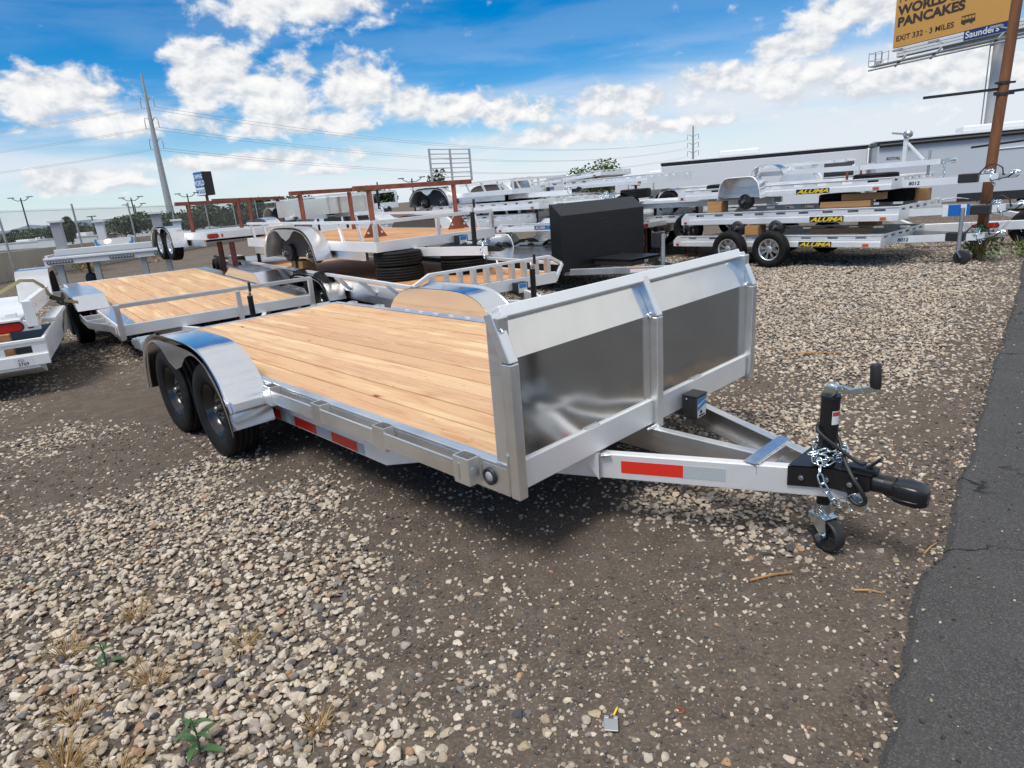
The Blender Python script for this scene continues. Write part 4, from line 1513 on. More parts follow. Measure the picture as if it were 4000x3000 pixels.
# ------------------------------------------------------------------ left and middle rows
tB = hauler('car_hauler_trailer', 'car hauler with drive-over fenders and low front rail right behind the nearest trailer', -7.0, .40, 0, -4.97, 5.3, 1.235, .471, .345, 2.24,
            rail_top=None, front='bar', fender=False, wheels='steel', xw=-2.55, boards=9, tape=False, box=False, jack=None, coup='black', tongue=True, group='wood-decked car haulers')
jack_simple(tB, .83, .12, .1, .72)
for s in (-1, 1):
    mb = MB()
    mb.box(-5.25, -.02, *sorted((s * 1.03, s * 1.22)), .477, .485)
    mb.build('side_plate', ALUT, tB, .002)
    mb = MB()
    mb.prism([(-1.55, .487), (-1.85, .66), (-3.1, .66), (-3.5, .487)], *sorted((s * 1.06, s * 1.46)))
    mb.build('drive_over_fender', ALUT, tB, .01)
    mb = MB()
    P = [(-.06, s * 1.25, .41), (-.30, s * 1.28, .41), (-.8, s * 1.44, .41), (-1.55, s * 1.44, .41)]
    for a, b in zip(P[:-1], P[1:]): mb.bar(a, b, .016, .09)
    mb.build('rub_rail', ALU, tB)
    for x_, y_ in ((-.55, 1.26), (-.95, 1.34), (-1.35, 1.34)):
        mb = MB(); mb.bar((x_, s * 1.24, .41), (x_, s * (y_ + .08), .41), .05, .07); mb.build('stake_pocket', ALU, tB)

tF = hauler('rail_trailer', 'low wood-decked trailer with outward leaning side rails and ladder front, loaded with tyres', -4.35, 2.86, 0, -7.96, 7.8, 1.02, .565, .425, .42,
            rail_top=.665, lean=.155, side_posts=9, front='ladder', wheels='steel', xw=-3.3, boards=9, wood=WOODO, jack=(.25, .78), fz=.07, slant=.22)
tE = hauler('rail_trailer', 'railed wood-decked trailer with bare hubs stacked on timber blocks over another trailer', -6.0, 3.32, 0, -.9, 4.3, 1.10, 1.137, 1.0, 1.03,
            rail_top=1.407, lean=.0, side_posts=8, front='rail', wheels='hub', xw=-2.1, boards=9, wood=WOODO, jack=(.92, 1.45), fz=.22, slant=.13)
# tyres and blocks that carry the upper trailer
for i, (x, y) in enumerate(((-6.05, 2.62), (-5.65, 3.5))):
    lab = ('near', 'far')[i]
    for k in range(2):
        flat_tyre('%s tyre of the %s pair lying flat on the wooden deck' % (('lower', 'upper')[k], lab), TW(x, y, .575 + .104 + k * .208))
for i, (x, y) in enumerate(((-8.75, 2.45), (-8.3, 2.35))):
    wood_block('short timber block under the bare hubs, %s one' % ('left', 'right')[i], TW(x, y, .60), (.24, .22, .24), TYAW - 10)
# trestles standing on the upper deck
red_stand('red trestle with gusset plates standing at the front of the railed wooden deck', TW(-7.05, 2.92, 1.115), TW(-6.70, 4.31, 1.11), TW(-7.1, 2.68, 1.89), TW(-6.62, 4.62, 1.88), 1.115, 1.86, True)
red_stand('red trestle farther back on the railed wooden deck, beside the fender', TW(-9.62, 3.1, 1.205), TW(-9.75, 4.2, 1.205), TW(-9.6, 2.9, 1.945), TW(-9.78, 4.45, 1.95), 1.205, 1.91)
red_stand('red trestle with corner braces left of the tandem trailer by the fence', TW(-12.93, 2.25, 1.38), TW(-12.95, 3.3, 1.38), TW(-12.93, 2.0, 1.965), TW(-12.96, 3.55, 1.94), 1.38, 1.93)
red_stand('tall red trestle behind the tandem trailer, white band on its post', TW(-13.4, 3.75, .0), TW(-13.4, 4.45, .0), TW(-13.43, 2.95, 2.0), TW(-13.38, 4.6, 1.96), 0, 1.95)

# tandem trailer propped up on trestles
tD = hauler('tandem_trailer', 'tandem trailer with alloy wheels propped up high near the fence', -11.2, 2.75, 0, -3.5, 3.3, .88, 1.375, 1.24, 0, rail_top=None, front=None, wheels='alloy', xw=-2.1, dw=.76, Rr=.34, boards=7, wood=ALU,
            tape=False, box=False, group='trailers propped up off the ground', fz=.16, tongue=False)
tail_light(tD, -.0 + .052, -.75, 1.30, 1, .19, .065)
marker(tD, .052, -.58, 1.30, REDL, 1, (.03, .06))
for x, y in ((-12.3, 2.5), (-11.4, 2.4)):
    mb = MB(); mb.box(-.04, .04, -.04, .04, 0, 1.15); o = mb.build('steel_prop', RUST); o.location = TW(x, y, 0)
    tag(o, 'rusty prop under the tandem trailer, %s' % ('left one below its wheels' if x < -12 else 'right one below its bed'), 'prop')
# polished sheet leaning behind it
mb = MB()
P = [(i * .12 - 1.0, .05 * math.sin(i * .5)) for i in range(18)]
mb.strip([(a, b, 1.52) for a, b in P], [(a, b, 1.86) for a, b in P]); o = mb.build('aluminium_sheet', PANEL, None, solid=.006)
o.location = TW(-11.3, 4.5, 0); o.rotation_euler = (0, 0, R(10))
tag(o, 'long curved sheet of dull aluminium standing behind the propped trailer', 'metal sheet')

# low-bed trailer with light bars held on four grey legs, white capped stakes on it
def light_bar_trailer():
    t = root_T('flatbed_frame', 'white flatbed frame with perforated light bars raised on grey legs by the fence', 'trailer', -15.0, 1.05, -.08, -24)
    mb = MB(); mb.box(-.06, 0, -1.25, 1.45, .985, 1.105); rb = mb.build('rear_crossbeam', WHITEP, t, .004)
    mb = MB(); mb.box(-.02, .03, -1.25, 1.45, 1.108, 1.15); mb.build('deck_lip', ALUW, t, .003)
    for y in (-.95, .25, 1.15):
        mb = MB(); mb.tube([(.006, y - .24, 1.045), (.006, y + .24, 1.045)], .03, 10); o = mb.build('light_bar', BLACKM, rb)
        for k in range(8):
            mb = MB(); mb.box(.03, .04, y - .215 + k * .058, y - .185 + k * .058, 1.03, 1.06); mb.build('light_cell', WHTT, o)
    for s in (-1.2, 1.4):
        mb = MB(); mb.bar((-.06, s, 1.12), (-4.2, s, 1.12), .06, .16); mb.build('side_beam', WHITEP, t, .004)
    mb = MB(); mb.box(-4.0, -.1, -1.15, 1.35, 1.13, 1.16); mb.build('deck_plate', ALU, t)
    mb = MB(); mb.box(-.55, -.32, -1.1, 1.2, 1.165, 1.30); mb.build('headboard', WHITEP, t, .006)
    for x, y in ((-.1, -1.0), (-.1, -.3), (-.1, .65), (-.1, 1.15)):
        mb = MB(); mb.box(x - .05, x + .05, y - .06, y + .06, .35, .98); mb.build('leg', GREYP, t, .004)
    for x, y, h in ((-.45, -.95, .60), (-.45, 1.05, .62), (-3.6, -.75, .55), (-3.6, 1.1, .42)):
        mb = MB(); mb.box(x - .09, x + .09, y - .095, y + .095, 1.17, 1.28 + h); o = mb.build('stake', GREYP if x > -1 else WHITEP, t, .006)
        mb = MB(); mb.box(x - .13, x + .13, y - .14, y + .14, 1.281 + h, 1.335 + h); mb.build('stake_cap', WHITEP, o, .006)
    mb = MB(); mb.lathe([(.42, 0), (.42, .26), (.41, .26), (.41, 0)], 28, Matrix.Translation((-1.5, -.1, 1.17)) @ Matrix.Rotation(PI / 2, 4, 'X')); mb.build('metal_drum', PANEL, t)
    j = jack_simple(t, -.8, -.62, .62, .98, crank=False)
    mb = MB(); mb.lathe([(.0, -.04), (.13, -.04), (.14, -.03), (.14, .03), (.13, .04), (0, .04)], 24, Matrix.Translation((-.8, -.62, .58)) @ Matrix.Rotation(R(60), 4, 'Z')); mb.build('jack_wheel', BLACKM, j)
    return t


light_bar_trailer()
# plain low frame under it, seen between the legs
mb = MB(); mb.box(-1.2, 1.2, -.12, .12, .3, .42); o = mb.build('loading_ramp', GREYP, None, .005); o.location = TW(-15.4, 1.0, 0); o.rotation_euler = (0, 0, R(TYAW + 62))
tag(o, 'grey loading ramp lying flat below the raised flatbed frame', 'ramp')
# small trailer with black tyres by the fence
tS = thing('low_trailer', 'low dark trailer with two small tyres on the ground in front of the fence', 'trailer', TW(-15.5, 4.4, 0), TYAW - 10)
mb = MB(); mb.box(-1.2, 2.4, -.6, .6, .42, .52); mb.build('frame', GALV, tS, .005)
mb = MB(); mb.bar((-1.2, -.65, .62), (2.4, -.65, .62), .04, .06); mb.build('side_bar', DARKIN, tS)
for x in (-.9, -.35): wheel(tS, x, -.68, .29, -1, .29, .17, .16, 'steel', False)
mb = MB(); mb.prism([(1.0, .52), (1.15, .72), (1.75, .72), (1.9, .52)], -.75, -.5); mb.build('fender', ALUP, tS, .01)


# two trailers stacked at the left edge, tails towards us, a strap thrown over
def left_lower():
    t = thing('utility_trailer', 'lower aluminium trailer tail with paper number tag at the left edge', 'trailer', (-4.75, 6.58, 0), -61, 0, 'trailer tails at the left edge')
    mb = MB()
    for y0, y1 in ((-2.0, -.36), (-.13, 0)): mb.box(-.035, 0, y0, y1, .455, .53)
    mb.box(-.035, 0, -2.0, 0, .53, .60); mb.box(-.035, 0, -2.0, 0, .42, .455)
    mb.box(0.001, .022, -2.0, .0, .33, .44); mb.box(.001, .012, -2.0, .0, .565, .60)
    mb.prism([(-.4, .18), (.0, .30), (.0, .329), (-.4, .329)], -2.0, -.1)
    tr = mb.build('tail_rail', ALUW, t, .004)
    mb = MB(); mb.box(-3.2, -.04, -.035, 0, .36, .60); mb.build('side_rail', ALUW, t, .004)
    mb = MB(); mb.box(-3.2, -.05, -1.95, -.04, .34, .37); mb.build('floor', DARKIN, t)
    mb = MB(); mb.box(-.22, -.12, -.42, -.30, .372, .66); mb.build('corner_block', TIMBER, t, .004)
    mb = MB(); mb.box(-.9, .016, -.66, -.60, .27, .325); mb.build('bumper_bar', ALUW, t)
    mb = MB(); mb.box(.0225, .0235, -.30, -.145, .335, .43); tg = mb.build('number_tag', pmat('sticker_white', (.7, .7, .7), .4), tr)
    text('5769', 'lettering', .045, INK, tg, face_M((.0242, -.275, .345), (0, 1, 0), (0, 0, 1)), .02, 0, .0003, 1.0)
    mb = MB(); mb.tube([(.0242, -.245 + .026 * math.cos(2 * PI * k / 20), .400 + .010 * math.sin(2 * PI * k / 20)) for k in range(20)], .0018, 5, True); mb.build('tag_emblem', INK, tg)
    return t


def left_upper():
    t = thing('utility_trailer', 'upper trailer tail with red oval lamp and ribbed aluminium deck at the left edge', 'trailer', (-4.93, 6.77, 0), -61, 0, 'trailer tails at the left edge')
    mb = MB(); mb.box(-.04, 0, -2.0, .03, .655, .765); tr = mb.build('tail_beam', ALUW, t, .004)
    tail_light(tr, 0.0, -.24, .71, 1, .24, .085)
    marker(tr, 0.0, -.055, .715, REDL, 1, (.05, .075))
    mb = MB()
    for k in range(9): mb.box(-.03 - k * .045, -.008 - k * .045, -2.0, -.12, .785, .80 + .0 * k)
    mb.box(-3.2, -.02, -2.0, -.12, .77, .784)
    rb = mb.build('ribbed_deck', ALUW, t)
    mb = MB(); mb.box(-.05, .03, -2.0, -.12, .766, .79); mb.build('deck_edge', ALUW, t, .004)
    mb = MB(); mb.slot_rail(-1.85, .06, -.06, 0, .80, .97, .855, .90, [(-.42 - i * .26, -.34 - i * .26) for i in range(5)]); mb.build('side_rail', ALUW, t, .004)
    mb = MB(); mb.box(.0, .06, -.075, .03, .72, .80); mb.box(.061, .068, -.07, .025, .70, .965); mb.build('corner_post', ALUW, t, .004)
    mb = MB(); mb.box(-.16, -.10, -.26, -.16, .79, .845); mb.build('stake_pocket', ALUW, t, .004)
    P = [(-1.85, .80), (-2.02, 1.06), (-2.08, 1.13), (-2.18, 1.17), (-2.7, 1.17), (-2.85, 1.1), (-3.0, .8)]
    mb = MB(); mb.grid([[(x, -.34, z) for x, z in P], [(x, .02, z) for x, z in P]]); mb.strip([(x, -.34, z) for x, z in P], [(x, -.34, .8) for x, z in P], False); mb.strip([(x, .02, z) for x, z in P], [(x, .02, z - .05) for x, z in P], False)
    f = mb.build('fender', ALUP, t, solid=.006)
    mb = MB(); mb.tube([(-2.3, -.12, 1.17), (-2.3, -.12, 1.2)], .015, 8); mb.build('bolt', ZINC, f)
    mb = MB(); mb.box(-1.4, -.2, .035, .16, .70, .74); mb.build('fender_bracket', WHITEP, t, .004)
    return t


left_lower(); left_upper()
# webbing strap from that trailer across to the fender of the next
P = [(-6.2, 7.5, .88), (-5.95, 7.6, .95), (-5.80, 7.75, 1.055), (-5.76, 7.85, 1.095), (-5.715, 8.0, 1.075), (-5.66, 8.05, 1.0), (-5.64, 8.1, .885), (-5.616, 8.15, .826), (-5.59, 8.25, .786), (-5.54, 8.45, .72)]
Q = [Vector(p) for p in P]
mb = MB(); up_, dn_ = [], []
for i, p in enumerate(Q):
    d = (Q[min(i + 1, len(Q) - 1)] - Q[max(i - 1, 0)]).normalized(); n_ = Vector((.55, -.75, .35)).cross(d).normalized() * .02
    up_.append(p + n_); dn_.append(p - n_)
mb.strip(up_, dn_); o = mb.build('ratchet_strap', STRAP, None, solid=.003)
mb = MB(); mb.bar((-5.63, 8.1, .85), (-5.59, 8.24, .79), .05, .045); mb.bar((-5.60, 8.15, .78), (-5.56, 8.24, .71), .04, .02); mb.build('ratchet', DARKIN, o)
mb = MB(); mb.bar((-5.56, 8.2, .72), (-5.60, 8.05, .30), .03, .004); mb.build('loose_end', STRAP, o)
tag(o, 'olive webbing strap with ratchet slung between the left trailer and next fender', 'strap')

# ------------------------------------------------------------------ stack of three slotted trailers on the right
G3 = 'three slotted trailers stacked on the right'
utility('utility_trailer', 'bottom slotted trailer of the right stack, standing on its four alloy wheels', -1.57, 9.86, 0, -2.4, 3.9, 1.04, .35, .2, wheels=((-2.58, 'alloy'), (-1.77, 'alloy')), jack=None, num='8012', brand=-1.32, group=G3, slots=8, tail=False)
tM = utility('utility_trailer', 'middle slotted trailer of the right stack with bare black hubs', -1.35, 9.88, .41, -2.4, 3.95, 1.04, .35, .22, wheels=((-2.72, 'hub'), (-1.98, 'hub')), num=None, brand=-1.38, group=G3, slots=9, tail=False)
utility('utility_trailer', 'top slotted trailer of the right stack with square fender and one bare hub', -1.50, 9.92, .885, -2.4, 3.9, 1.04, .35, .19, wheels=((-2.45, 'hub'),), fender=-2.45, num='8012', brand=-1.5, group=G3, slots=9, tail=False)
# blue film wrapped round the middle trailer's tongue
mb = MB()
for k, (x0, x1) in enumerate(((.42, .50), (.50, .66), (.66, .74), (.74, .80))):
    pass
tf = tM
for x0, x1, mt_ in ((.40, .47, WHITEP), (.4705, .62, BLUE), (.6205, .69, WHITEP), (.6905, .73, BLUE)):
    mb = MB(); ya = -.754 + (x0 + .5) / 1.65 * .719; yb = -.754 + (x1 + .5) / 1.65 * .719
    mb.bar((x0, ya - .01, .435), (x1, yb - .01, .435), .07, .17); mb.build('tongue_wrap', mt_, tf)
mb = MB(); mb.box(.745, 1.0, -.26, -.08, .355, .495); mb.build('actuator_box', BLACKM, tf, .01)
for o_ in [q for q in bpy.data.objects if q.get('group') == G3 and q.parent is None]:
    zt_ = .35 + .2 * .62
    if o_ is not tM:
        mb = MB(); mb.box(.68, .94, -.27, -.08, zt_ - .105, zt_ + .025); mb.build('actuator_box', BLACKM, o_, .01)
    mb = MB(); mb.tube([(.9, -.08, zt_), (1.0, -.09, zt_ + .12), (1.1, -.08, zt_ + .15), (1.2, -.07, zt_ + .08), (1.22, -.07, zt_ - .03)], .011, 6); mb.tube([(.9, -.1, zt_ - .08), (1.1, -.09, zt_ - .10), (1.28, -.08, zt_ - .06), (1.36, -.06, zt_ + .02)], .009, 6)
    mb.build('wiring_loom', BLACKM, o_)
# jack of the stack
for (xx, yy, zz, nm) in ((.6, 9.62, .44, 'bottom'),):
    t = root_T('tongue_jack', 'galvanised swivel jack with black wheel under the right stack', 'jack', -.70, 9.55, 0, -2.4)
    mb = MB(); mb.tube([(0, 0, .2), (0, 0, .88)], .03, 12); mb.build('tube', GALV, t)
    mb = MB(); mb.bar((0, -.05, .22), (.06, -.05, .12), .01, .08, (0, 1, 0)); mb.bar((0, .05, .22), (.06, .05, .12), .01, .08, (0, 1, 0)); mb.build('fork', GALV, t)
    mb = MB(); mb.lathe([(0, -.03), (.10, -.03), (.115, -.025), (.12, 0), (.115, .025), (.10, .03), (0, .03)], 24, Matrix.Translation((.06, 0, .12))); mb.build('caster_wheel', BLACKM, t)
for (x, y, z, s, lab) in ((-3.80, 9.02, .56, (.26, .3, .17), 'yellow timber block between the bare hubs of the middle trailer'), (-2.35, 9.12, .565, (1.0, .12, .08), 'long timber beam under the front of the middle trailer'),
                          (-2.0, 9.5, .65, (.3, .25, .10), 'timber block on the beam under the middle trailer'),
                          (-2.25, 9.05, .985, (.8, .16, .10), 'lower timber plank under the front of the top trailer'), (-2.0, 9.10, 1.09, (.65, .18, .11), 'upper timber plank under the front of the top trailer'),
                          (-1.65, 10.3, .985, (.6, .2, .2), 'timber packing farther back under the top trailer'), (-4.6, 9.1, .985, (.3, .25, .2), 'timber block behind the hub of the top trailer')):
    wood_block(lab, TW(x, y, z), s, TYAW - 2.4)
for i, (x, y, z) in enumerate(((-2.6, 9.75, 1.09), (-1.85, 10.35, 1.09))):
    flat_tyre('spare tyre lying on the middle trailer of the right stack, %s' % ('front one', 'rear one')[i], TW(x, y, z))
for i, (x, y) in enumerate(((-2.0, 9.6), (-4.9, 9.9))):
    flat_tyre('spare tyre lying on the top trailer of the right stack, %s' % ('right one', 'left one')[i], TW(x, y, 1.39))

# boat trailer crowning the stack
tb = root_T('boat_trailer', 'slim boat trailer with winch post on top of the right stack', 'trailer', -2.05, 9.75, 1.50, -2)
for s in (-1, 1):
    mb = MB(); mb.bar((-2.0, s * .5, .12), (-.1, s * .45, .10), .05, .08); mb.bar((-.1, s * .45, .10), (.95, s * .03, .10), .05, .08); mb.build('frame_rail', ALUW, tb)
    mb = MB(); mb.bar((-2.0, s * .3, .24), (-.6, s * .25, .24), .1, .05); mb.build('bunk', ALUW, tb)
    P = [(-1.55 + .30 * math.cos(a), .08 + .20 * math.sin(a)) for a in [PI * i / 12 for i in range(13)]]
    mb = MB(); mb.grid([[(x, s * .55, z) for x, z in P], [(x, s * .78, z) for x, z in P]]); mb.build('fender', ALUP, tb, solid=.006)
mb = MB(); mb.bar((-1.2, -.5, .16), (-1.2, .5, .16), .05, .06); mb.bar((-.2, -.44, .13), (-.2, .44, .13), .05, .06); mb.build('crossmember', ALUW, tb)
mb = MB(); mb.bar((.42, 0, .12), (.42, 0, .52), .06, .06); mb.bar((.45, 0, .42), (.70, 0, .14), .04, .04); wp = mb.build('winch_post', ALUW, tb, .004)
mb = MB(); mb.lathe([(0, -.05), (.06, -.05), (.06, .05), (0, .05)], 16, Matrix.Translation((.44, 0, .56))); mb.bar((.44, -.06, .56), (.22, -.06, .60), .02, .03); mb.build('winch', GALV, wp)
mb = MB(); mb.tube([(.78, .0, -.1), (.78, 0, .28)], .022, 10); mb.build('jack', GALV, tb)
mb = MB(); mb.bar((.9, 0, .10), (1.12, 0, .11), .06, .06); mb.tube([(1.08, 0, .10), (1.16, 0, .11)], .04, 10); mb.build('coupler', ZINC, tb)
chain(tb, [(1.0, -.03, .08), (1.02, -.05, -.05), (1.0, -.05, -.18)], pitch=.05, me=link_mesh(.006, .016, .016))
for s in (-1, 1):
    mb = MB(); mb.bar((-.35, s * .3, -.12), (-.35, s * .3, .06), .03, .03); mb.build('prop', RUST, tb)

# ------------------------------------------------------------------ car hauler with a tall black shield
tk = root_T('car_hauler_trailer', 'open car hauler with a tall black diamond-plate stone guard at its front', 'trailer', -4.95, 6.02, -.05, -3)
mb = MB()
mb.prism([(0, .42), (0, 1.295), (-.22, 1.475), (-.26, 1.475), (-.26, .42)], -1.03, 1.03)
mb.build('stone_guard', BLACKD, tk, .008)
mb = MB(); mb.box(-5.0, -.262, -1.0, 1.0, .50, .60); mb.build('deck', ALUT, tk, .004)
mb = MB(); mb.box(-5.0, -.262, -1.05, -1.002, .46, .62); mb.build('side_beam', BLACKM, tk, .004)
mb = MB(); mb.box(-5.0, -.262, 1.002, 1.05, .46, .62); mb.build('side_beam', BLACKM, tk, .004)
for s in (-1, 1):
    for x in (-2.35, -3.2):
        P = [(x + .39 * math.cos(a), .34 + .40 * math.sin(a)) for a in [PI * i / 12 for i in range(13)]]
        mb = MB(); mb.grid([[(px, s * 1.055, pz) for px, pz in P], [(px, s * 1.30, pz) for px, pz in P]]); fo = mb.build('fender', BLACK, tk, solid=.008)
        wheel(tk, x, s * 1.17, .33, s, .33, .2, .19, 'alloy', False)
        if s < 0 and x > -3:
            mb = MB(); mb.bar((x + .30, -1.30, .60), (x + .385, -1.30, .46), .10, .004, (1, 0, .6)); mb.build('sticker', YELLOW, fo)
for s in (-1, 1):
    mb = MB(); mb.bar((-.1, s * .92, .41), (1.42, s * .04, .41), .05, .10); r_ = mb.build('tongue_rail', GALV, tk, .004)
    if s < 0:
        d = Vector((1.52, .88, 0)).normalized(); n_ = Vector((d.y, -d.x, 0)) * .0262
        for f0, f1, mt_ in ((.60, .74, WHITEP), (.745, .80, WHITEP)):
            a = Vector((-.1, -.92, .41)).lerp(Vector((1.42, -.04, .41)), f0) + n_; b = Vector((-.1, -.92, .41)).lerp(Vector((1.42, -.04, .41)), f1) + n_
            mb = MB(); mb.bar(a, b, .002, .075); st = mb.build('warning_sticker', mt_, r_)
            mb = MB(); mb.bar(a + n_ * .06 + Vector((0, 0, .028)), b + n_ * .06 + Vector((0, 0, .028)), .001, .015); mb.build('sticker_band', AMBER, st)
mb = MB(); mb.prism([(.04, .462), (.80, .462), (.80, .53), (.70, .555), (.04, .555)], -.36, .36); tbx = mb.build('tool_box', BLACKM, tk, .008)
mb = MB(); mb.box(.03, .82, -.38, .38, .556, .572); mb.build('lid', BLACKD, tbx, .004)
mb = MB(); mb.box(.802, .82, -.05, .05, .48, .53); mb.build('latch', ZINC, tbx)
mb = MB(); mb.tube([(1.15, -.02, .15), (1.15, -.02, .92)], .034, 12); jk = mb.build('jack', GALV, tk)
mb = MB(); mb.box(1.0, 1.14, -.12, .02, .72, .95); mb.build('jack_motor', BLACKM, jk, .012)
mb = MB(); mb.bar((1.3, 0, .43), (1.66, 0, .43), .08, .08); mb.tube([(1.58, 0, .42), (1.72, 0, .43)], [.04, .055], 12); mb.build('coupler', BLACK, tk, .006)
mb = MB(); mb.tube([(1.3, -.05, .46), (1.5, -.09, .50), (1.66, -.07, .44), (1.70, -.08, .34), (1.55, -.09, .30), (1.62, -.1, .40)], .009, 8); mb.build('wiring_loom', BLACKM, tk)

# ------------------------------------------------------------------ middle and far rows
utility('utility_trailer', 'slotted trailer with upright ramp gate at its tail, behind the red trestle', -7.6, 12.2, .0, -3, 3.6, .95, 1.62, .22, flip=False, fender=False, slots=9, tongue=False, group='far rows of aluminium trailers')
def ramp_gate():
    o = Vector((-1.1, 17.4, 2.05))
    t = thing('ramp_gate', 'upright ladder-like ramp gate standing against the sky', 'gate', o, 47)
    for x in (-.70, 0, .70):
        mb = MB(); mb.box(x - .02, x + .02, -.02, .02, 0, .80); mb.build('upright', GALV, t)
    for k in range(7):
        mb = MB(); mb.box(-.70, .70, -.014, .014, .10 + k * .112, .122 + k * .112); mb.build('rung', GALV, t)
    return t
ramp_gate()
hauler('rail_trailer', 'distant railed aluminium trailer raised at the top of the middle stack', 0, 0, 0, 0, 4.2, .98, 1.74, 1.62, rail_top=1.98, side_posts=7, front='rail', wheels='hub', xw=-3.0, boards=6, wood=WOODO, group='far rows of aluminium trailers', loc=(1.08, 17.3, 0), yaw=-46, box=True, fz=.2)
hauler('rail_trailer', 'railed aluminium trailer on wheels at the bottom of the middle stack', 0, 0, 0, 0, 4.2, .98, 1.26, 1.12, rail_top=1.54, side_posts=7, front='rail', wheels='alloy', xw=-2.4, boards=6, wood=ALU, group='far rows of aluminium trailers', loc=(1.2, 17.3, -.12), yaw=-46, box=True, fz=.2)
utility('utility_trailer', 'tilted slotted trailer jutting over the middle stack against the sky', -10.6, 14.2, .0, 6, 3.6, .9, 1.95, .16, slots=7, tongue=False, tail=True, pitch=-4, fender=-2.9, group='far rows of aluminium trailers')
utility('utility_trailer', 'number-stencilled slotted trailer behind the black stone guard', -6.0, 13.6, .0, 4, 2.6, .8, 1.22, .22, slots=6, tongue=True, num='8010', group='far rows of aluminium trailers')
utility('utility_trailer', 'slotted trailer with blue brand plate beside the black stone guard', -6.3, 8.1, .0, 8, 2.4, .85, .86, .16, slots=6, tongue=False, fender=-.35, tail=False, group='far rows of aluminium trailers', amber=True)
utility('utility_trailer', 'low trailer on alloy wheels under the one with the blue brand plate', -6.6, 8.3, .0, 8, 2.6, .85, .46, .16, slots=6, tongue=False, wheels=((-2.1, 'alloy'),), fender=-2.1, tail=False, group='far rows of aluminium trailers')
mb = MB(); d_ = TW(-7.05, 7.2, .885); mb.box(0, .40, -.004, 0, 0, .075); o = mb.build('brand_plate', NAVY, None); o.location = TW(-7.55, 7.05, .89); o.rotation_euler = (0, 0, R(TYAW + 8))
text('ALUMA', 'lettering', .075, WHITEP, o, face_M((.02, -.0055, .012), (1, 0, 0), (0, 0, 1)), .02, .3, .0004)
mb = MB(); mb.box(.29, .38, -.0062, -.0045, .01, .065); mb.build('emblem', pmat('label_blue', (.03, .22, .55), .4), o)
tag(o, 'dark blue brand plate with white lettering on the trailer beside the black guard', 'sign')
# trailer behind the railed wooden deck
hauler('rail_trailer', 'trailer with reflective tape and front rail far behind the red trestles', 0, 0, 0, 0, 4.6, 1.0, 1.66, 1.52, rail_top=1.95, side_posts=0, front='rail', wheels='hub', xw=-3.2, boards=6, wood=ALU, group='far rows of aluminium trailers', loc=(-3.5, 17.6, 0), yaw=-52, jack=(1.4, 2.0), box=False, fz=.14)
utility('utility_trailer', 'plain aluminium trailer lying low behind the red trestles', -9.0, 7.6, .0, -4, 4.0, .98, .95, .2, slots=9, tongue=False, group='far rows of aluminium trailers')
utility('utility_trailer', 'plain aluminium trailer stacked above the low one behind the red trestles', -8.6, 9.4, .0, -4, 4.4, .98, 1.25, .2, slots=9, tongue=True, num='8017', group='far rows of aluminium trailers')
# single-axle trailers between the black guard and the right stack
tq = root_T('single_axle_trailer', 'single-axle trailer with spare wheel over its round fender, right of the black guard', 'trailer', -5.0, 10.6, .08, 0)
mb = MB(); mb.box(-2.6, -.2, -.8, .8, 1.10, 1.16); mb.build('deck', ALUW, tq, .004)
for s in (-1, 1):
    mb = MB(); mb.bar((-2.6, s * .8, 1.06), (.9, s * .2, 1.02), .06, .11); mb.build('frame_rail', ALUW, tq)
    P = [(-2.2 + .36 * math.cos(a), 1.05 + .33 * math.sin(a)) for a in [PI * i / 14 for i in range(15)]]
    mb = MB(); mb.grid([[(x, s * .82, z) for x, z in P], [(x, s * 1.08, z) for x, z in P]]); mb.build('fender', ALUP, tq, solid=.008)
    wheel(tq, -2.2, s * .95, 1.02, s, .31, .19, .18, 'steel', False)
flat_tyre('spare tyre lying over the round fender right of the black guard', TW(-7.05, 9.9, 1.42))
utility('utility_trailer', 'slotted trailer with red tail lamps between the black guard and right stack', -8.9, 9.9, .0, 0, 2.6, .9, .72, .2, slots=7, tongue=False, tail=True, flip=True, group='far rows of aluminium trailers')
tw_ = utility('utility_trailer', 'low trailer on black spoked wheels behind the left end of the right stack', -5.3, 10.85, .30, 0, 1.6, .85, .45, .16, slots=4, tongue=False, wheels=((-.4, 'dark'),), tail=False, group='far rows of aluminium trailers')
wood_block('yellow timber block behind the top right corner of the black guard', TW(-6.7, 9.3, .95), (.28, .25, .24), TYAW)
# trailer at the right edge with a blue-capped jack
tr_ = thing('boat_trailer', 'white trailer tail with red lamp at the right edge by the rusty pole', 'trailer', (8.6, 12.3, 0), -28)
mb = MB(); mb.box(-.8, 2.4, -.05, .05, .30, .46); rb = mb.build('rear_beam', ALUW, tr_, .006)
tail_light(rb, .55, -.05, .39, 'n', .20, .07); marker(rb, .28, -.05, .39, REDL, 'n', (.07, .05))
for x in (-.7, 1.4):
    mb = MB(); mb.bar((x, 0, .42), (x - .4, 3.0, .46), .08, .1); mb.build('frame_rail', ALUW, tr_)
P = [(.0 + .5 * math.cos(a), .62 + .26 * math.sin(a)) for a in [PI * i / 12 for i in range(13)]]
mb = MB(); mb.grid([[(x, .6, z) for x, z in P], [(x, .85, z) for x, z in P]]); mb.build('fender', ALUW, tr_, solid=.008)
wheel(tr_, 1.15, .12, .32, -1, .32, .2, .18, 'steel', False)
mb = MB(); mb.tube([(.5, .2, .46), (.5, .2, .78)], .06, 14); jk = mb.build('post', GALV, tr_)
mb = MB(); mb.tube([(.5, .2, .78), (.5, .2, .86)], .075, 14); mb.build('cap', BLUE, jk)

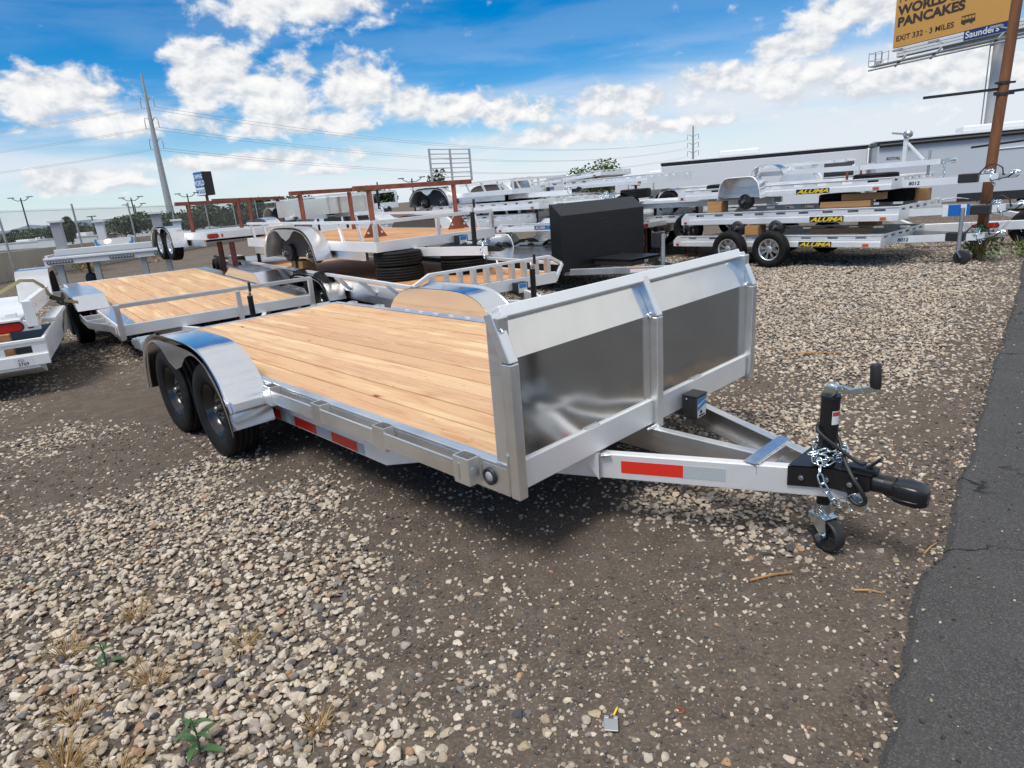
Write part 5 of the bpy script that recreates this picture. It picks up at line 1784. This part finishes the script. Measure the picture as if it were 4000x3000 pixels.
utility('utility_trailer', 'low slotted trailer on alloy wheels under the middle stack', -6.6, 11.6, .0, -1, 3.2, .95, .52, .2, slots=8, tongue=False, wheels=((-1.5, 'alloy'), (-.75, 'alloy')), tail=False, group='far rows of aluminium trailers')
utility('utility_trailer', 'slotted trailer below the ramp gate behind the red trestle', -9.6, 10.9, .0, -4, 3.4, .95, 1.30, .2, slots=9, tongue=True, tail=False, group='far rows of aluminium trailers')
utility('utility_trailer', 'grey-white trailer behind the upper edge of the black guard', -6.3, 12.4, .0, 2, 2.8, .9, .86, .2, slots=7, tongue=True, tail=False, num=None, group='far rows of aluminium trailers')
for i, (x, y, z) in enumerate(((.55, 18.0, 1.52), (1.15, 18.6, 1.52), (-.25, 18.6, 1.52), (.5, 18.0, 1.30))):
    flat_tyre('spare tyre packed between the two railed trailers of the middle stack, %s' % ('near one', 'right one', 'left one', 'lower one')[i], (x, y, z))

# rusty props that hold the raised trailers of the far rows
def far_props():
    spots = [(-8.3, 11.7, 1.60), (-10.6, 11.8, 1.60), (-11.3, 13.9, 1.93), (-13.3, 14.0, 2.0), (-6.6, 13.4, 1.20), (-8.0, 13.5, 1.20), (-9.5, 9.2, 1.23), (-12.0, 9.6, 1.23),
             (-9.8, 7.4, .93), (-12.0, 7.6, .93), (-10.3, 10.7, 1.28), (-12.3, 11.0, 1.28), (-7.0, 12.2, .84), (-8.6, 12.3, .84), (-5.8, 10.4, 1.08), (-7.0, 10.6, 1.08), (-6.8, 9.9, .70), (-8.5, 9.9, .70), (-6.3, 10.8, .74)]
    wl = [(.2, 17.9, .86), (-1.2, 19.3, .86), (-4.2, 18.5, 1.38), (-5.4, 20.0, 1.38)]
    pts = [(TW(x, y, 0), z) for x, y, z in spots] + [(Vector((x, y, 0)), z) for x, y, z in wl]
    for p, z in pts:
        t = thing('steel_prop', 'rusty steel prop holding up a trailer in the far rows', 'prop', p, TYAW, 0, 'rusty props under the far rows')
        mb = MB(); mb.tube([(0, 0, .012), (0, 0, z - .02)], .035, 8); mb.build('post', RUST, t)
        mb = MB(); mb.box(-.12, .12, -.12, .12, 0, .012); mb.build('base_plate', RUST, t)
        mb = MB(); mb.box(-.10, .10, -.06, .06, z - .02, z); mb.build('head_plate', RUST, t)


far_props()

# ------------------------------------------------------------------ fence, walls, poles, signs
def fence():
    t = thing('chain_link_fence', 'galvanised chain-link fence along the left side of the yard', 'fence', (-17.5, 45, 0))
    y0, y1, H_ = -27.0, 45.0, 2.42
    mb = MB(); r = .003; p = .12
    n = int((y1 - y0) / p)
    V, F = [], []
    def wire(a, b):
        o = len(V)
        for q in (a, b):
            V.extend([(q[0] + r, q[1], q[2]), (q[0] - r, q[1] + r, q[2]), (q[0] - r, q[1] - r, q[2])])
        F.extend([(o, o + 1, o + 4, o + 3), (o + 1, o + 2, o + 5, o + 4), (o + 2, o, o + 3, o + 5)])
    for i in range(n):
        y = y0 + i * p
        if y < y1 - H_: wire((0, y, .05), (0, y + H_ * .92, H_ + .05)); wire((.004, y + H_ * .92, .05), (.004, y, H_ + .05))
    mb.add(V, F)
    w_ = mb.build('wire_mesh', pmat('fence_wire', (.16, .165, .17), .6), t, fixn=False); w_['kind'] = 'stuff'
    po = None
    for i in range(17):
        if po is None:
            mb = MB(); mb.tube([(0, 0, 0), (0, 0, H_ + .22)], .038, 10); po = o = mb.build('fence_post', POLEG, t)
        else: o = share(po, t)
        o.location = (-.06, -25.4 + i * 4.2, 0)
    mb = MB(); mb.tube([(-.03, y0, .08), (-.03, y1, .08)], .008, 5); mb.build('bottom_wire', GALV, t)
    mb = MB(); mb.tube([(-.03, y0, H_ - .02), (-.03, y1, H_ - .02)], .008, 5); mb.build('top_wire', GALV, t)
fence()
mb = MB(); mb.box(-.15, .15, -4, 90, 0, 1.02); o = mb.build('concrete_wall', CONC); o.location = (-17.95, 14, 0)
tag(o, 'long low tan concrete wall behind the chain-link fence', 'wall')


def foliage(nm, mat, n, rx, ry, rz, zc, leaf, parent=None, seed=0, flat=.5, lobes=7, trunk=True):
    rnd = random.Random(seed)
    L = [(rnd.uniform(-.6, .6) * rx, rnd.uniform(-.6, .6) * ry, zc + rnd.uniform(-.5, .55) * rz, rnd.uniform(.38, .62)) for _ in range(lobes)] + [(0, 0, zc, .75)]
    V, F = [], []
    for _ in range(n):
        lx, ly, lz, lr = rnd.choice(L)
        d = Vector((rnd.gauss(0, 1), rnd.gauss(0, 1), rnd.gauss(0, 1))).normalized() * (rnd.random() ** .45)
        c = Vector((lx + d.x * rx * lr, ly + d.y * ry * lr, lz + d.z * rz * lr))
        if c.z < .02: c.z = rnd.uniform(.02, .2)
        u = Vector((rnd.gauss(0, 1), rnd.gauss(0, 1), rnd.gauss(0, flat))).normalized(); v = u.cross(Vector((rnd.gauss(0, 1), rnd.gauss(0, 1), rnd.gauss(0, 1)))).normalized()
        s = leaf * rnd.uniform(.6, 1.3); o = len(V)
        V.extend([c - u * s, c + v * s * .55, c + u * s, c - v * s * .55]); F.append((o, o + 1, o + 2, o + 3))
    mb = MB(); mb.add(V, F)
    return mb.build(nm, mat, parent, fixn=False)


def tree(label, loc, h, spread, mat=LEAFD, n=1500, leaf=.16, seed=1, cat='tree', name='tree', group=None):
    t = thing(name, label, cat, loc, random.uniform(0, 360), 0, group)
    foliage('crown', mat, n, spread, spread, h * .42, h * .60, leaf, t, seed)
    mb = MB(); rnd = random.Random(seed)
    mb.tube([(0, 0, 0), (.05 * h, 0, h * .3), (.02 * h, .03 * h, h * .7)], [h * .03, h * .022, h * .008], 7)
    for k in range(5):
        a = rnd.uniform(0, 6.28); mb.tube([(.04 * h, 0, h * (.3 + .05 * k)), (math.cos(a) * spread * .5, math.sin(a) * spread * .5, h * (.5 + .08 * k))], [h * .012, h * .004], 5)
    mb.build('trunk', BARK, t)
    return t


GT = 'trees beyond the fence'
TL = [(-52, 62, 2.1, 3.5, 'dark bushy tree at the far left beyond the concrete wall'), (-46, 66, 2.0, 3.4, 'low dark tree behind the left-hand lamp post'), (-39.5, 62, 2.2, 3.0, 'low round tree between the lamp posts beyond the fence'),
      (-33.5, 60, 2.6, 3.0, 'dark tree just left of the tall transmission pole'), (-29.5, 60, 2.8, 3.0, 'dark tree just right of the tall transmission pole'), (-25.5, 58, 3.0, 3.0, 'dark tree below the blue sign'),
      (-21.0, 56, 3.1, 2.8, 'dark tree right of the blue sign behind the trestles'), (-16.5, 54, 3.0, 2.8, 'dark tree behind the curved metal sheet'), (-9.5, 50, 3.0, 2.2, 'dark tree showing between the middle trestles'), (-36.5, 57, 2.9, .7, 'narrow upright evergreen beyond the fence')]
for i, (x, y, h, s, lab) in enumerate(TL): tree(lab, (x, y, 0), h, s, LEAFD, 2600, .17, i + 3, group=GT)
tree('bright green tree behind the tilted trailer in the middle', (8.2, 58, 0), 3.9, 2.4, LEAFG, 2600, .13, 40, group=GT)
tree('small dark tree top poking over the trailers left of the ramp gate', (-3.5, 40, 0), 3.6, 1.0, LEAFD, 700, .12, 41, group=GT)
mb = MB()
xs = [-1500 + i * 25 for i in range(34)]
mb.strip([(x, 1400, 12 + 16 * mnoise.noise(Vector((x * .004, 0, 0))) + 8 * mnoise.noise(Vector((x * .02, 5, 0)))) for x in xs], [(x, 1380, -5) for x in xs], False)
tag(mb.build('hills', HILLM, None, fixn=False), 'blue-grey hills on the far horizon', None, kind='structure')


def trans_pole():
    b = Vector((-53.4, 110, 0))
    t = thing('transmission_pole', 'tall grey steel transmission pole with curved arms beyond the fence', 'utility pole', b)
    mb = MB(); mb.tube([(0, 0, 0), (0, 0, 12), (.2, 0, 23.8)], [.62, .42, .15], 14); mb.build('shaft', POLEG, t)
    for i, z in enumerate((19.6, 16.6, 13.5)):
        for s in (-1, 1):
            mb = MB(); mb.tube([(.15, 0, z), (.15 + s * .5, 0, z + .75), (.15 + s * .9, 0, z + .85), (.15 + s * 1.05, 0, z + .3)], [.09, .07, .06, .05], 6); a = mb.build('arm', POLEG, t)
            mb = MB(); mb.tube([(.15 + s * 1.05, 0, z + .3), (.15 + s * 1.05, 0, z - .7)], .06, 6); mb.build('insulator', GREYP, a)
    return t
trans_pole()
def far_pole():
    t = thing('transmission_pole', 'thin distant transmission pole above the white trailers on the right', 'utility pole', (76.4, 260, 0))
    mb = MB(); mb.tube([(0, 0, 0), (0, 0, 20.8)], [.55, .28], 8); mb.build('shaft', GREYP, t)
    for z in (16.9, 14.0, 11.0):
        for s in (-1, 1):
            mb = MB(); mb.tube([(0, 0, z), (s * 1.4, 0, z + .8), (s * 2.1, 0, z + .9), (s * 2.15, 0, z - .9)], .12, 6); mb.build('arm', GREYP, t)
far_pole()
def wire(a, b, sag, label, r=.018):
    a, b = Vector(a), Vector(b)
    P = [a.lerp(b, i / 24) - Vector((0, 0, sag * 4 * (i / 24) * (1 - i / 24))) for i in range(25)]
    mb = MB(); mb.tube(P, r, 4, cap=False); o = mb.build('power_line', GREYP)
    return tag(o, label, 'power line', 'overhead power lines')
for i, z in enumerate((18.9, 15.9, 12.8)):
    nm = ('top', 'middle', 'lowest')[i]
    for s, sd in ((-1, 'near'), (1, 'far')):
        wire((-53.25 + s * 1.05, 110, z), (-190 + s * 6, 130, z + 2), 2.6, '%s pair of overhead lines left of the transmission pole, %s one' % (nm, sd))
        wire((-53.25 + s * 1.05, 110, z), (76.4 + s * 2.1, 260, (16, 13.1, 10.1)[i]), 5.0, '%s pair of overhead lines right of the transmission pole, %s one' % (nm, sd), .024)


def lamp_post(loc, h, label):
    t = thing('lamp_post', label, 'street lamp', loc, 0, 0, 'double-armed lamp posts')
    mb = MB(); mb.tube([(0, 0, 0), (0, 0, h)], [.09, .06], 8); mb.build('shaft', DARKIN, t)
    for s in (-1, 1):
        mb = MB(); mb.tube([(0, 0, h - .25), (s * .35, 0, h - .30), (s * .75, 0, h - .1), (s * .85, 0, h + .02)], .035, 6); a = mb.build('arm', DARKIN, t)
        mb = MB(); mb.box(s * .95 - .26, s * .95 + .26, -.15, .15, h + .02, h + .09); mb.build('lamp_head', DARKIN, a)
for (x, z, lab) in ((-48.9, 5.1, 'double-armed lamp post farthest left beyond the fence'), (-37.7, 4.25, 'double-armed lamp post left of the transmission pole, taller of two'), (-31.9, 4.2, 'double-armed lamp post between transmission pole and blue sign')):
    lamp_post((x, 70, 0), z, lab)
lamp_post((-38.6, 72, 0), 3.6, 'double-armed lamp post left of the transmission pole, shorter of two')
lamp_post((-7.4, 60, 0), 3.6, 'small double-armed lamp post left of the ramp gate')
for i, (x, z) in enumerate(((-47, 2.9), (-35, 2.7), (-28, 2.9))):
    t = thing('light_pole', ('thin far pole left of the stacked stakes', 'thin far pole near the evergreen', 'thin far pole under the blue sign')[i], 'pole', (x, 78, 0), 0, 0, 'thin far poles')
    mb = MB(); mb.tube([(0, 0, 0), (0, 0, z)], .07, 6); mb.build('shaft', DARKIN, t)
    mb = MB(); mb.box(-.5, .5, -.1, .1, z - .1, z); mb.build('lamp_head', DARKIN, t)


def blue_sign():
    t = thing('roadside_sign', 'boxy blue and white dealer sign on a rusty post', 'sign', (-34.2, 80, 0), -38)
    mb = MB(); mb.tube([(0, 0, -2), (0, 0, 4.3)], .17, 8); mb.build('post', RUST, t)
    mb = MB(); mb.box(-1.0, 1.0, -.6, .6, 4.2, 6.85); bx = mb.build('cabinet', BLACKM, t, .05)
    mb = MB(); mb.box(-.97, .97, -.615, -.602, 5.12, 6.8); mb.build('blue_panel', SIGNBLUE, bx)
    mb = MB(); mb.box(-.97, .97, -.615, -.602, 4.25, 5.10); mb.build('white_panel', WHITEP, bx)
    for s, z, sz, mt_ in (('CAMPING', 6.12, .62, WHITEP), ('WORLD', 5.32, .80, WHITEP), ('RV SALES', 4.47, .58, SIGNBLUE)):
        text(s, 'lettering', sz, mt_, bx, face_M((0, -.625, z), (1, 0, 0), (0, 0, 1)), .02, 0, .004, 1.0, 'CENTER', .80 if s != 'CAMPING' else .70)
blue_sign()


def billboard():
    A = Vector((33.071, 57.143, 10.5)); B = Vector((36.626, 49.43, 10.5))
    d = (B - A); d.z = 0; L8 = d.length; d.normalize()
    yaw = math.degrees(math.atan2(d.y, d.x))
    t = thing('billboard', 'ochre roadside billboard about pancakes on a white steel column', 'billboard', (A.x, A.y, 0), yaw)
    W_ = L8 + .6
    mb = MB(); mb.box(0, W_, 0, .25, 10.5, 15.2); f = mb.build('panel', BILLY, t, .02)
    T_ = lambda s, x, z, sz, b=.02, xs=1.0: text(s, 'lettering', sz, BILLINK, f, face_M((x, -.012, z), (1, 0, 0), (0, 0, 1)), b, 0, .006, 1.0, 'LEFT', xs)
    T_('EXIT 332 \u00b7 3 MILES', .22, 10.97, .54, .012, 1.06)
    T_('PANCAKES', .25, 12.02, .90, .040, 1.16)
    T_("WORLD'S", .25, 12.86, .90, .040, 1.16)
    T_('No.', .25, 13.75, .95, .0, .9)
    bus = MB()
    bx, bz = 5.25, 11.05
    bus.box(bx, bx + .98, -.02, -.012, bz, bz + .22); bus.box(bx + .02, bx + .96, -.02, -.012, bz + .44, bz + .50)
    for k in range(5): bus.box(bx + .02 + k * .225, bx + .05 + k * .225, -.02, -.012, bz + .22, bz + .44)
    b_ = bus.build('bus_pictogram', BILLINK, f)
    for k in (.22, .74):
        mb = MB(); mb.tube([(bx + k, -.012, bz), (bx + k, -.022, bz)], .10, 16); mb.build('pictogram_wheel', BILLINK, b_)
    # apron, catwalk and railing
    mb = MB(); mb.box(.4, W_ + 2.5, .0, .5, 9.75, 10.47); mb.build('apron', pmat('billboard_grey', (.42, .42, .40), .6), t, .02)
    for k in range(3):
        mb = MB(); mb.box(.4, W_ + 2.5, -.05, .001, 9.80 + k * .22, 9.98 + k * .22); mb.build('apron_slat', WHITEP, t, .01)
    mb = MB(); mb.box(-1.1, W_ + 2.5, -1.3, -.45, 9.28, 9.36); cw = mb.build('catwalk', GALV, t)
    mb = MB()
    mb.tube([(-1.1, -1.25, 9.05), (W_ + 2, -1.25, 9.05)], .07, 8); mb.build('pipe_rail', POLEG, t)
    for x in (1.2, 4.0, 8.3):
        mb = MB(); mb.bar((x, -1.25, 8.95), (x, .2, 9.9), .12, .12); mb.build('bracket', POLEG, t)
        mb = MB(); mb.bar((x + .3, -.3, 10.0), (x + .3, -1.5, 10.05), .08, .06); a = mb.build('lamp_arm', WHITEP, t)
        mb = MB(); mb.box(x + .0, x + .7, -1.75, -1.45, 9.98, 10.12); mb.build('lamp', GREYP, a)
    for x in (-1.1, -.55, .0):
        for y in (-1.3, -.45):
            mb = MB(); mb.bar((x, y, 9.36), (x, y, 10.35), .04, .04); mb.build('rail_post', GALV, cw)
    for z in (9.75, 10.3):
        for y in (-1.3, -.45):
            mb = MB(); mb.bar((-1.1, y, z), (0, y, z), .03, .03); mb.build('rail', GALV, cw)
        mb = MB(); mb.bar((-1.1, -1.3, z), (-1.1, -.45, z), .03, .03); mb.build('rail', GALV, cw)
    mb = MB(); mb.box(-.45, .25, -1.325, -1.31, 9.32, 9.62); pl = mb.build('number_plate', WHITEP, cw)
    text('029', 'lettering', .34, INK, pl, face_M((-.42, -1.332, 9.36), (1, 0, 0), (0, 0, 1)), .0, 0, .004)
    mb = MB(); mb.box(W_ - 3.5, W_ - .55, -.08, -.055, 9.86, 10.46); pl = mb.build('name_plate', NAVY, t)
    text('Saunders', 'lettering', .62, WHITEP, pl, face_M((W_ - 3.4, -.088, 9.98), (1, 0, 0), (0, 0, 1)), .02, 0, .004, 1.0, 'LEFT', 1.02)
    # second face, angled away, only its corner in view
    mb = MB(); mb.box(W_ + .5, W_ + 6, .3, .55, 10.4, 15.2); s2 = mb.build('second_panel', WHITEP, t, .02)
    # column
    cxy = Vector((36.4, 50.0, 0)) - Vector((A.x, A.y, 0)); cl = Matrix.Rotation(-R(yaw), 3, 'Z') @ cxy
    mb = MB(); mb.tube([(cl.x, cl.y + .8, 0), (cl.x, cl.y + .8, 9.9)], .58, 24); mb.build('column', pmat('column_white', (.55, .56, .56), .6), t)
    mb = MB(); mb.tube([(cl.x - .66, cl.y + .45, 0), (cl.x - .66, cl.y + .45, 9.6)], .04, 6); mb.build('conduit', POLEG, t)
    mb = MB(); mb.box(cl.x - 4, cl.x + 3, cl.y + .3, cl.y + 1.2, 9.5, 10.2); mb.build('cross_beam', POLEG, t)
    return t
billboard()


def rusty_pole():
    t = thing('steel_pole', 'leaning rusty brown steel pole with bolted bands on the right', 'pole', (7.86, 10.63, 0))
    mb = MB(); mb.tube([(0, 0, 0), (.04, 0, 1.8), (.10, 0, 3.6), (.16, 0, 5.4)], [.078, .075, .072, .068], 18); mb.build('shaft', RUSTP, t)
    for z in (2.52, 2.68):
        mb = MB(); mb.tube([(.065, 0, z - .02), (.066, 0, z + .02)], .083, 18); b = mb.build('band', DARKIN, t)
        mb = MB(); mb.bar((-.09, -.03, z), (.22, -.03, z), .025, .03); mb.build('band_bolt', DARKIN, b)
    mb = MB(); mb.bar((.03, .02, 2.60), (-1.13, .05, 2.56), .035, .04); mb.build('side_arm', DARKIN, t)
    mb = MB(); mb.bar((.12, .25, 2.56), (1.2, .3, 2.62), .035, .04); mb.build('side_arm', DARKIN, t)
    mb = MB(); mb.bar((.25, .8, 1.78), (1.4, .8, 1.84), .035, .035); mb.build('side_arm', DARKIN, t)
    return t
rusty_pole()


def bush(label, loc, n, r, h, mat, leaf, seed, cat='weed', name='weed_clump', stems=10):
    t = thing(name, label, cat, loc, 0)
    foliage('foliage', mat, n, r, r, h * .5, h * .5, leaf, t, seed, .8, 5)
    mb = MB(); rnd = random.Random(seed)
    for _ in range(stems):
        a = rnd.uniform(0, 6.28); rr = rnd.uniform(.3, 1) * r
        mb.tube([(0, 0, 0), (math.cos(a) * rr * .5, math.sin(a) * rr * .5, h * .6), (math.cos(a) * rr, math.sin(a) * rr, h * rnd.uniform(.8, 1.2))], [.006, .004, .002], 4)
    mb.build('stems', DRY, t)
    return t
bush('green and straw weeds round the foot of the rusty pole', (7.75, 10.45, 0), 420, .42, .6, LEAFG, .035, 3, stems=24)
bush('low weeds right of the rusty pole', (8.5, 10.5, 0), 160, .3, .3, LEAFG, .03, 5, stems=14)
bush('green weeds under the wooden deck beside the ladder-front trailer', TW(-9.6, 2.0, 0), 260, .45, .45, LEAFG, .05, 6)
for i, (x, y) in enumerate(((-16.6, 26.0), (-15.9, 25.6), (-15.4, 28.5))):
    bush(('tall weeds along the fence behind the raised flatbed', 'dry weeds along the fence left of the low trailer', 'dry weeds along the fence behind the low trailer', '')[i], (x, y, 0), 260, .9, .9, LEAFG if i == 0 else DRY, .06, 20 + i, stems=30)

# ------------------------------------------------------------------ campers and parked vehicles behind
def camper(name, label, p0, p1, depth, z0, z1, body, band, band_h=.22, windows=(), group='campers parked behind'):
    a, b = Vector(p0), Vector(p1)
    d = (b - a); L = d.length; yaw = math.degrees(math.atan2(d.y, d.x))
    t = thing(name, label, 'camper', (a.x, a.y, 0), yaw, 0, group)
    mb = MB(); mb.box(0, L, 0, depth, z0, z1 - band_h - .004); bd = mb.build('body', body, t, .04)
    mb = MB(); mb.box(-.02, L + .02, -.02, depth, z1 - band_h, z1); mb.build('roof_band', band, t, .03)
    mb = MB(); mb.box(-.04, L + .04, -.05, depth, z1 + .001, z1 + .05); mb.build('gutter', WHITEP, t, .01)
    for (x, z, w_, h_) in windows:
        mb = MB(); mb.box(x - .05, x + w_ + .05, -.022, -.003, z - .05, z + h_ + .05); fr = mb.build('window', WHITEP, bd, .01)
        mb = MB(); mb.box(x, x + w_, -.032, -.023, z, z + h_); mb.build('pane', GLASS, fr, .004)
    for x in (L * .55, L * .68):
        wheel(t, x, .12, .36, -1, .36, .22, .2, 'alloy', False)
    mb = MB(); mb.box(L * .3, L * .5, .3, 1.4, z1 + .051, z1 + .25); mb.build('roof_unit', WHITEP, t, .05)
    return t
c1 = camper('camper', 'long white camper with charcoal roof band behind the right stack', (5.92, 24.0), (12.2, 22.0), 2.3, .45, 2.24, RVW, RVD, .09, windows=((5.3, 1.35, .9, .45),))
mb = MB(); mb.box(5.35, 6.1, -.045, -.034, 1.4, 1.75); mb.build('window', GLASS, c1, .01)
c2 = camper('camper', 'grey camper with black awning roll filling the right edge behind the pole', (11.7, 20.6), (18.5, 17.6), 2.4, .35, 2.26, RVG, RVD, .10)
mb = MB(); mb.tube([(.05, -.06, 2.15), (6.8, -.06, 2.19)], .05, 10); mb.build('awning_roll', BLACKM, c2)
mb = MB()
for P in ([(2.95, .75), (2.95, 1.65), (3.05, 1.78), (4.4, 1.80)],):
    mb.tube([(x, -.012, z) for x, z in P], .018, 6)
mb.build('hatch_trim', WHITEP, c2)
mb = MB(); mb.box(2.98, 3.06, -.02, -.005, 1.1, 1.2); mb.build('hatch_latch', BLACKM, c2)
mb = MB(); mb.box(2.2, 6.8, -.01, -.002, .36, .60); mb.build('skirt', BLACKM, c2)
text('ROYAL', 'lettering', .12, INK, c2, face_M((.25, -.006, 1.72), (1, 0, 0), (0, 0, 1)), .02, .3, .001)
c3 = camper('cargo_trailer', 'plain white cargo trailer with panel seams left of the long camper', (4.6, 26.0), (8.6, 24.6), 2.0, .4, 1.80, RVW, RVW, .05)
for i in range(4):
    mb = MB(); mb.box(.5 + i * .95, .54 + i * .95, -.02, -.003, .45, 1.74); mb.build('seam', GREYP, c3)
for i, (x, y, w_, h_) in enumerate(((-47, 62, 7, .80), (-41.5, 60, 6, .92), (-38, 68, 7, .95), (-33.5, 72, 6, .9))):
    c = camper('camper', ('far white camper roof above the wall, leftmost', 'far white camper with roof units left of the stakes', 'far white camper between the stakes', 'far white camper right of the stakes')[i], (x, y), (x + w_, y - 1), 2.4, .2, h_, RVW, RVW, .1, group='far campers beyond the wall')
    mb = MB(); mb.box(w_ * .6, w_ * .8, .3, 1.2, h_ + .051, h_ + .35); mb.build('roof_unit', WHITEP, c, .05)
def suv():
    t = thing('parked_car', 'white parked car whose roof shows behind the red trestle', 'car', (-8.5, 30, 0), -12)
    mb = MB(); mb.prism([(0, .4), (4.4, .4), (4.5, .85), (3.4, .98), (2.75, 1.45), (.5, 1.5), (.1, 1.0)], 0, 1.8); b = mb.build('body', RVW, t, .06)
    for p in ([(.7, 1.03), (1.55, 1.03), (1.55, 1.40), (.75, 1.40)], [(1.65, 1.03), (3.1, 1.03), (2.7, 1.38), (1.65, 1.40)]):
        mb = MB(); mb.prism(p, -.012, -.004); mb.build('window', GLASS, b)
    for x in (.9, 3.5): wheel(t, x, .06, .34, -1, .34, .2, .2, 'alloy', False)
suv()

# ------------------------------------------------------------------ small things on the ground
def weed(loc, label, n=9, h=.24, seed=1):
    t = thing('broadleaf_weed', label, 'weed', loc, 0, 0)
    rnd = random.Random(seed)
    mb = MB(); mb.tube([(0, 0, 0), (.004, .004, h * .5), (-.004, .006, h)], [.004, .0035, .002], 6); mb.build('stem', WEED, t)
    for i in range(n):
        z = h * (.12 + .88 * i / (n - 1)); a = i * 2.4 + rnd.uniform(-.3, .3); L = (.15 - .08 * i / n) * rnd.uniform(.85, 1.1) * h / .2; w_ = L * .125
        d = Vector((math.cos(a), math.sin(a), .55)).normalized(); sd_ = Vector((-math.sin(a), math.cos(a), 0))
        rows = []
        for k in range(7):
            u = k / 6; c = Vector((0, 0, z)) + d * L * u - Vector((0, 0, L * .45 * u * u)); ww = w_ * math.sin(PI * min(1, .08 + u * .92)) ** .8
            rows.append([c - sd_ * ww + Vector((0, 0, ww * .35)), c, c + sd_ * ww + Vector((0, 0, ww * .35))])
        mb = MB(); mb.grid(rows); mb.build('leaf', WEED, t)
    return t
weed((-1.09, 1.66, .0), 'broad-leaved green weed in the gravel at the bottom left', 11, .14, 1)
weed((-1.66, 2.12, .0), 'small green weed among dry grass higher up at the left', 6, .11, 2)


def dry_grass(loc, label, n=40, h=.16, seed=1, col=None):
    rnd = random.Random(seed); mb = MB()
    for _ in range(n):
        a = rnd.uniform(0, 6.28); r0 = rnd.uniform(0, .03); L = h * rnd.uniform(.5, 1.3); lean = rnd.uniform(.3, 1.4)
        p = Vector((math.cos(a) * r0, math.sin(a) * r0, 0)); d = Vector((math.cos(a) * lean, math.sin(a) * lean, 1)).normalized()
        mb.tube([p, p + d * L * .5, p + d * L - Vector((0, 0, L * .28 * lean))], [.0016, .0013, .0005], 3, cap=False)
    o = mb.build('dry_grass_tuft', col or DRY, None, fixn=False); o.location = loc
    return tag(o, label, 'grass', 'dry grass tufts in the gravel')
for i, (x, y, lab, n, h) in enumerate(((-1.50, 1.62, 'straw tuft at the bottom left corner of the gravel', 120, .17), (-1.42, 2.0, 'bushy straw tuft left of the middle of the gravel', 60, .15), (-1.13, 2.16, 'lone straw tuft on the gravel left of centre', 40, .13),
                                       (-1.70, 2.42, 'pale straw tuft high on the left gravel', 50, .14), (-.73, 1.72, 'straw tuft on the gravel near the bottom edge', 40, .11), (-1.86, 2.2, 'straw tuft at the left edge of the gravel', 50, .14), (-1.30, 1.56, 'rusty straw tuft beside the broad-leaved weed', 80, .15), (-1.62, 1.85, 'thin straw tuft above the left corner tuft', 35, .15))):
    dry_grass((x, y, 0), lab, n, h, 50 + i)


def splinter(p0, p1, w_, label, mat=None):
    mb = MB(); a, b = Vector(p0), Vector(p1); m_ = a.lerp(b, .55) + Vector((.004, .006, .003))
    mb.bar(a, m_, w_, .006); mb.bar(m_, b, w_ * .55, .005)
    o = mb.build('wood_splinter', mat or TIMBER)
    return tag(o, label, 'wood scrap', 'wood scraps on the dirt')
splinter((.93, 2.33, .010), (1.12, 2.36, .012), .008, 'long wooden splinter on the dirt in front of the jack wheel')
splinter((1.30, 2.21, .010), (1.40, 2.18, .008), .007, 'pale wood chip at the edge of the asphalt')
splinter((1.72, 2.42, .010), (1.82, 2.49, .012), .005, 'thin stick lying by the asphalt edge below the coupler')
splinter((2.55, 5.75, .02), (3.0, 5.60, .03), .02, 'brown stick on the gravel behind the crank handle')
mb = MB(); mb.box(-.022, .022, -.028, .018, 0, .006); mb.box(-.022, -.006, .018, .030, 0, .006); mb.box(.008, .022, .018, .030, 0, .006)
o = mb.build('metal_bracket', GALV, None, .002); o.location = (.225, 1.635, .012); o.rotation_euler = (R(4), R(3), R(-8)); tag(o, 'small notched grey metal tab on the dirt near the bottom edge', 'metal scrap')
splinter((.24, 1.67, .012), (.258, 1.70, .014), .005, 'tiny yellow wood chip beside the metal tab', YELLOW)
mb = MB(); mb.lathe([(.007, -.002), (.016, -.002), (.016, .002), (.007, .002), (.007, -.002)], 20, Matrix.Rotation(PI / 2, 4, 'X')); o = mb.build('washer', RUSTP); o.location = (.455, 1.68, .003); tag(o, 'rusty washer on the dirt at the bottom right', 'washer')
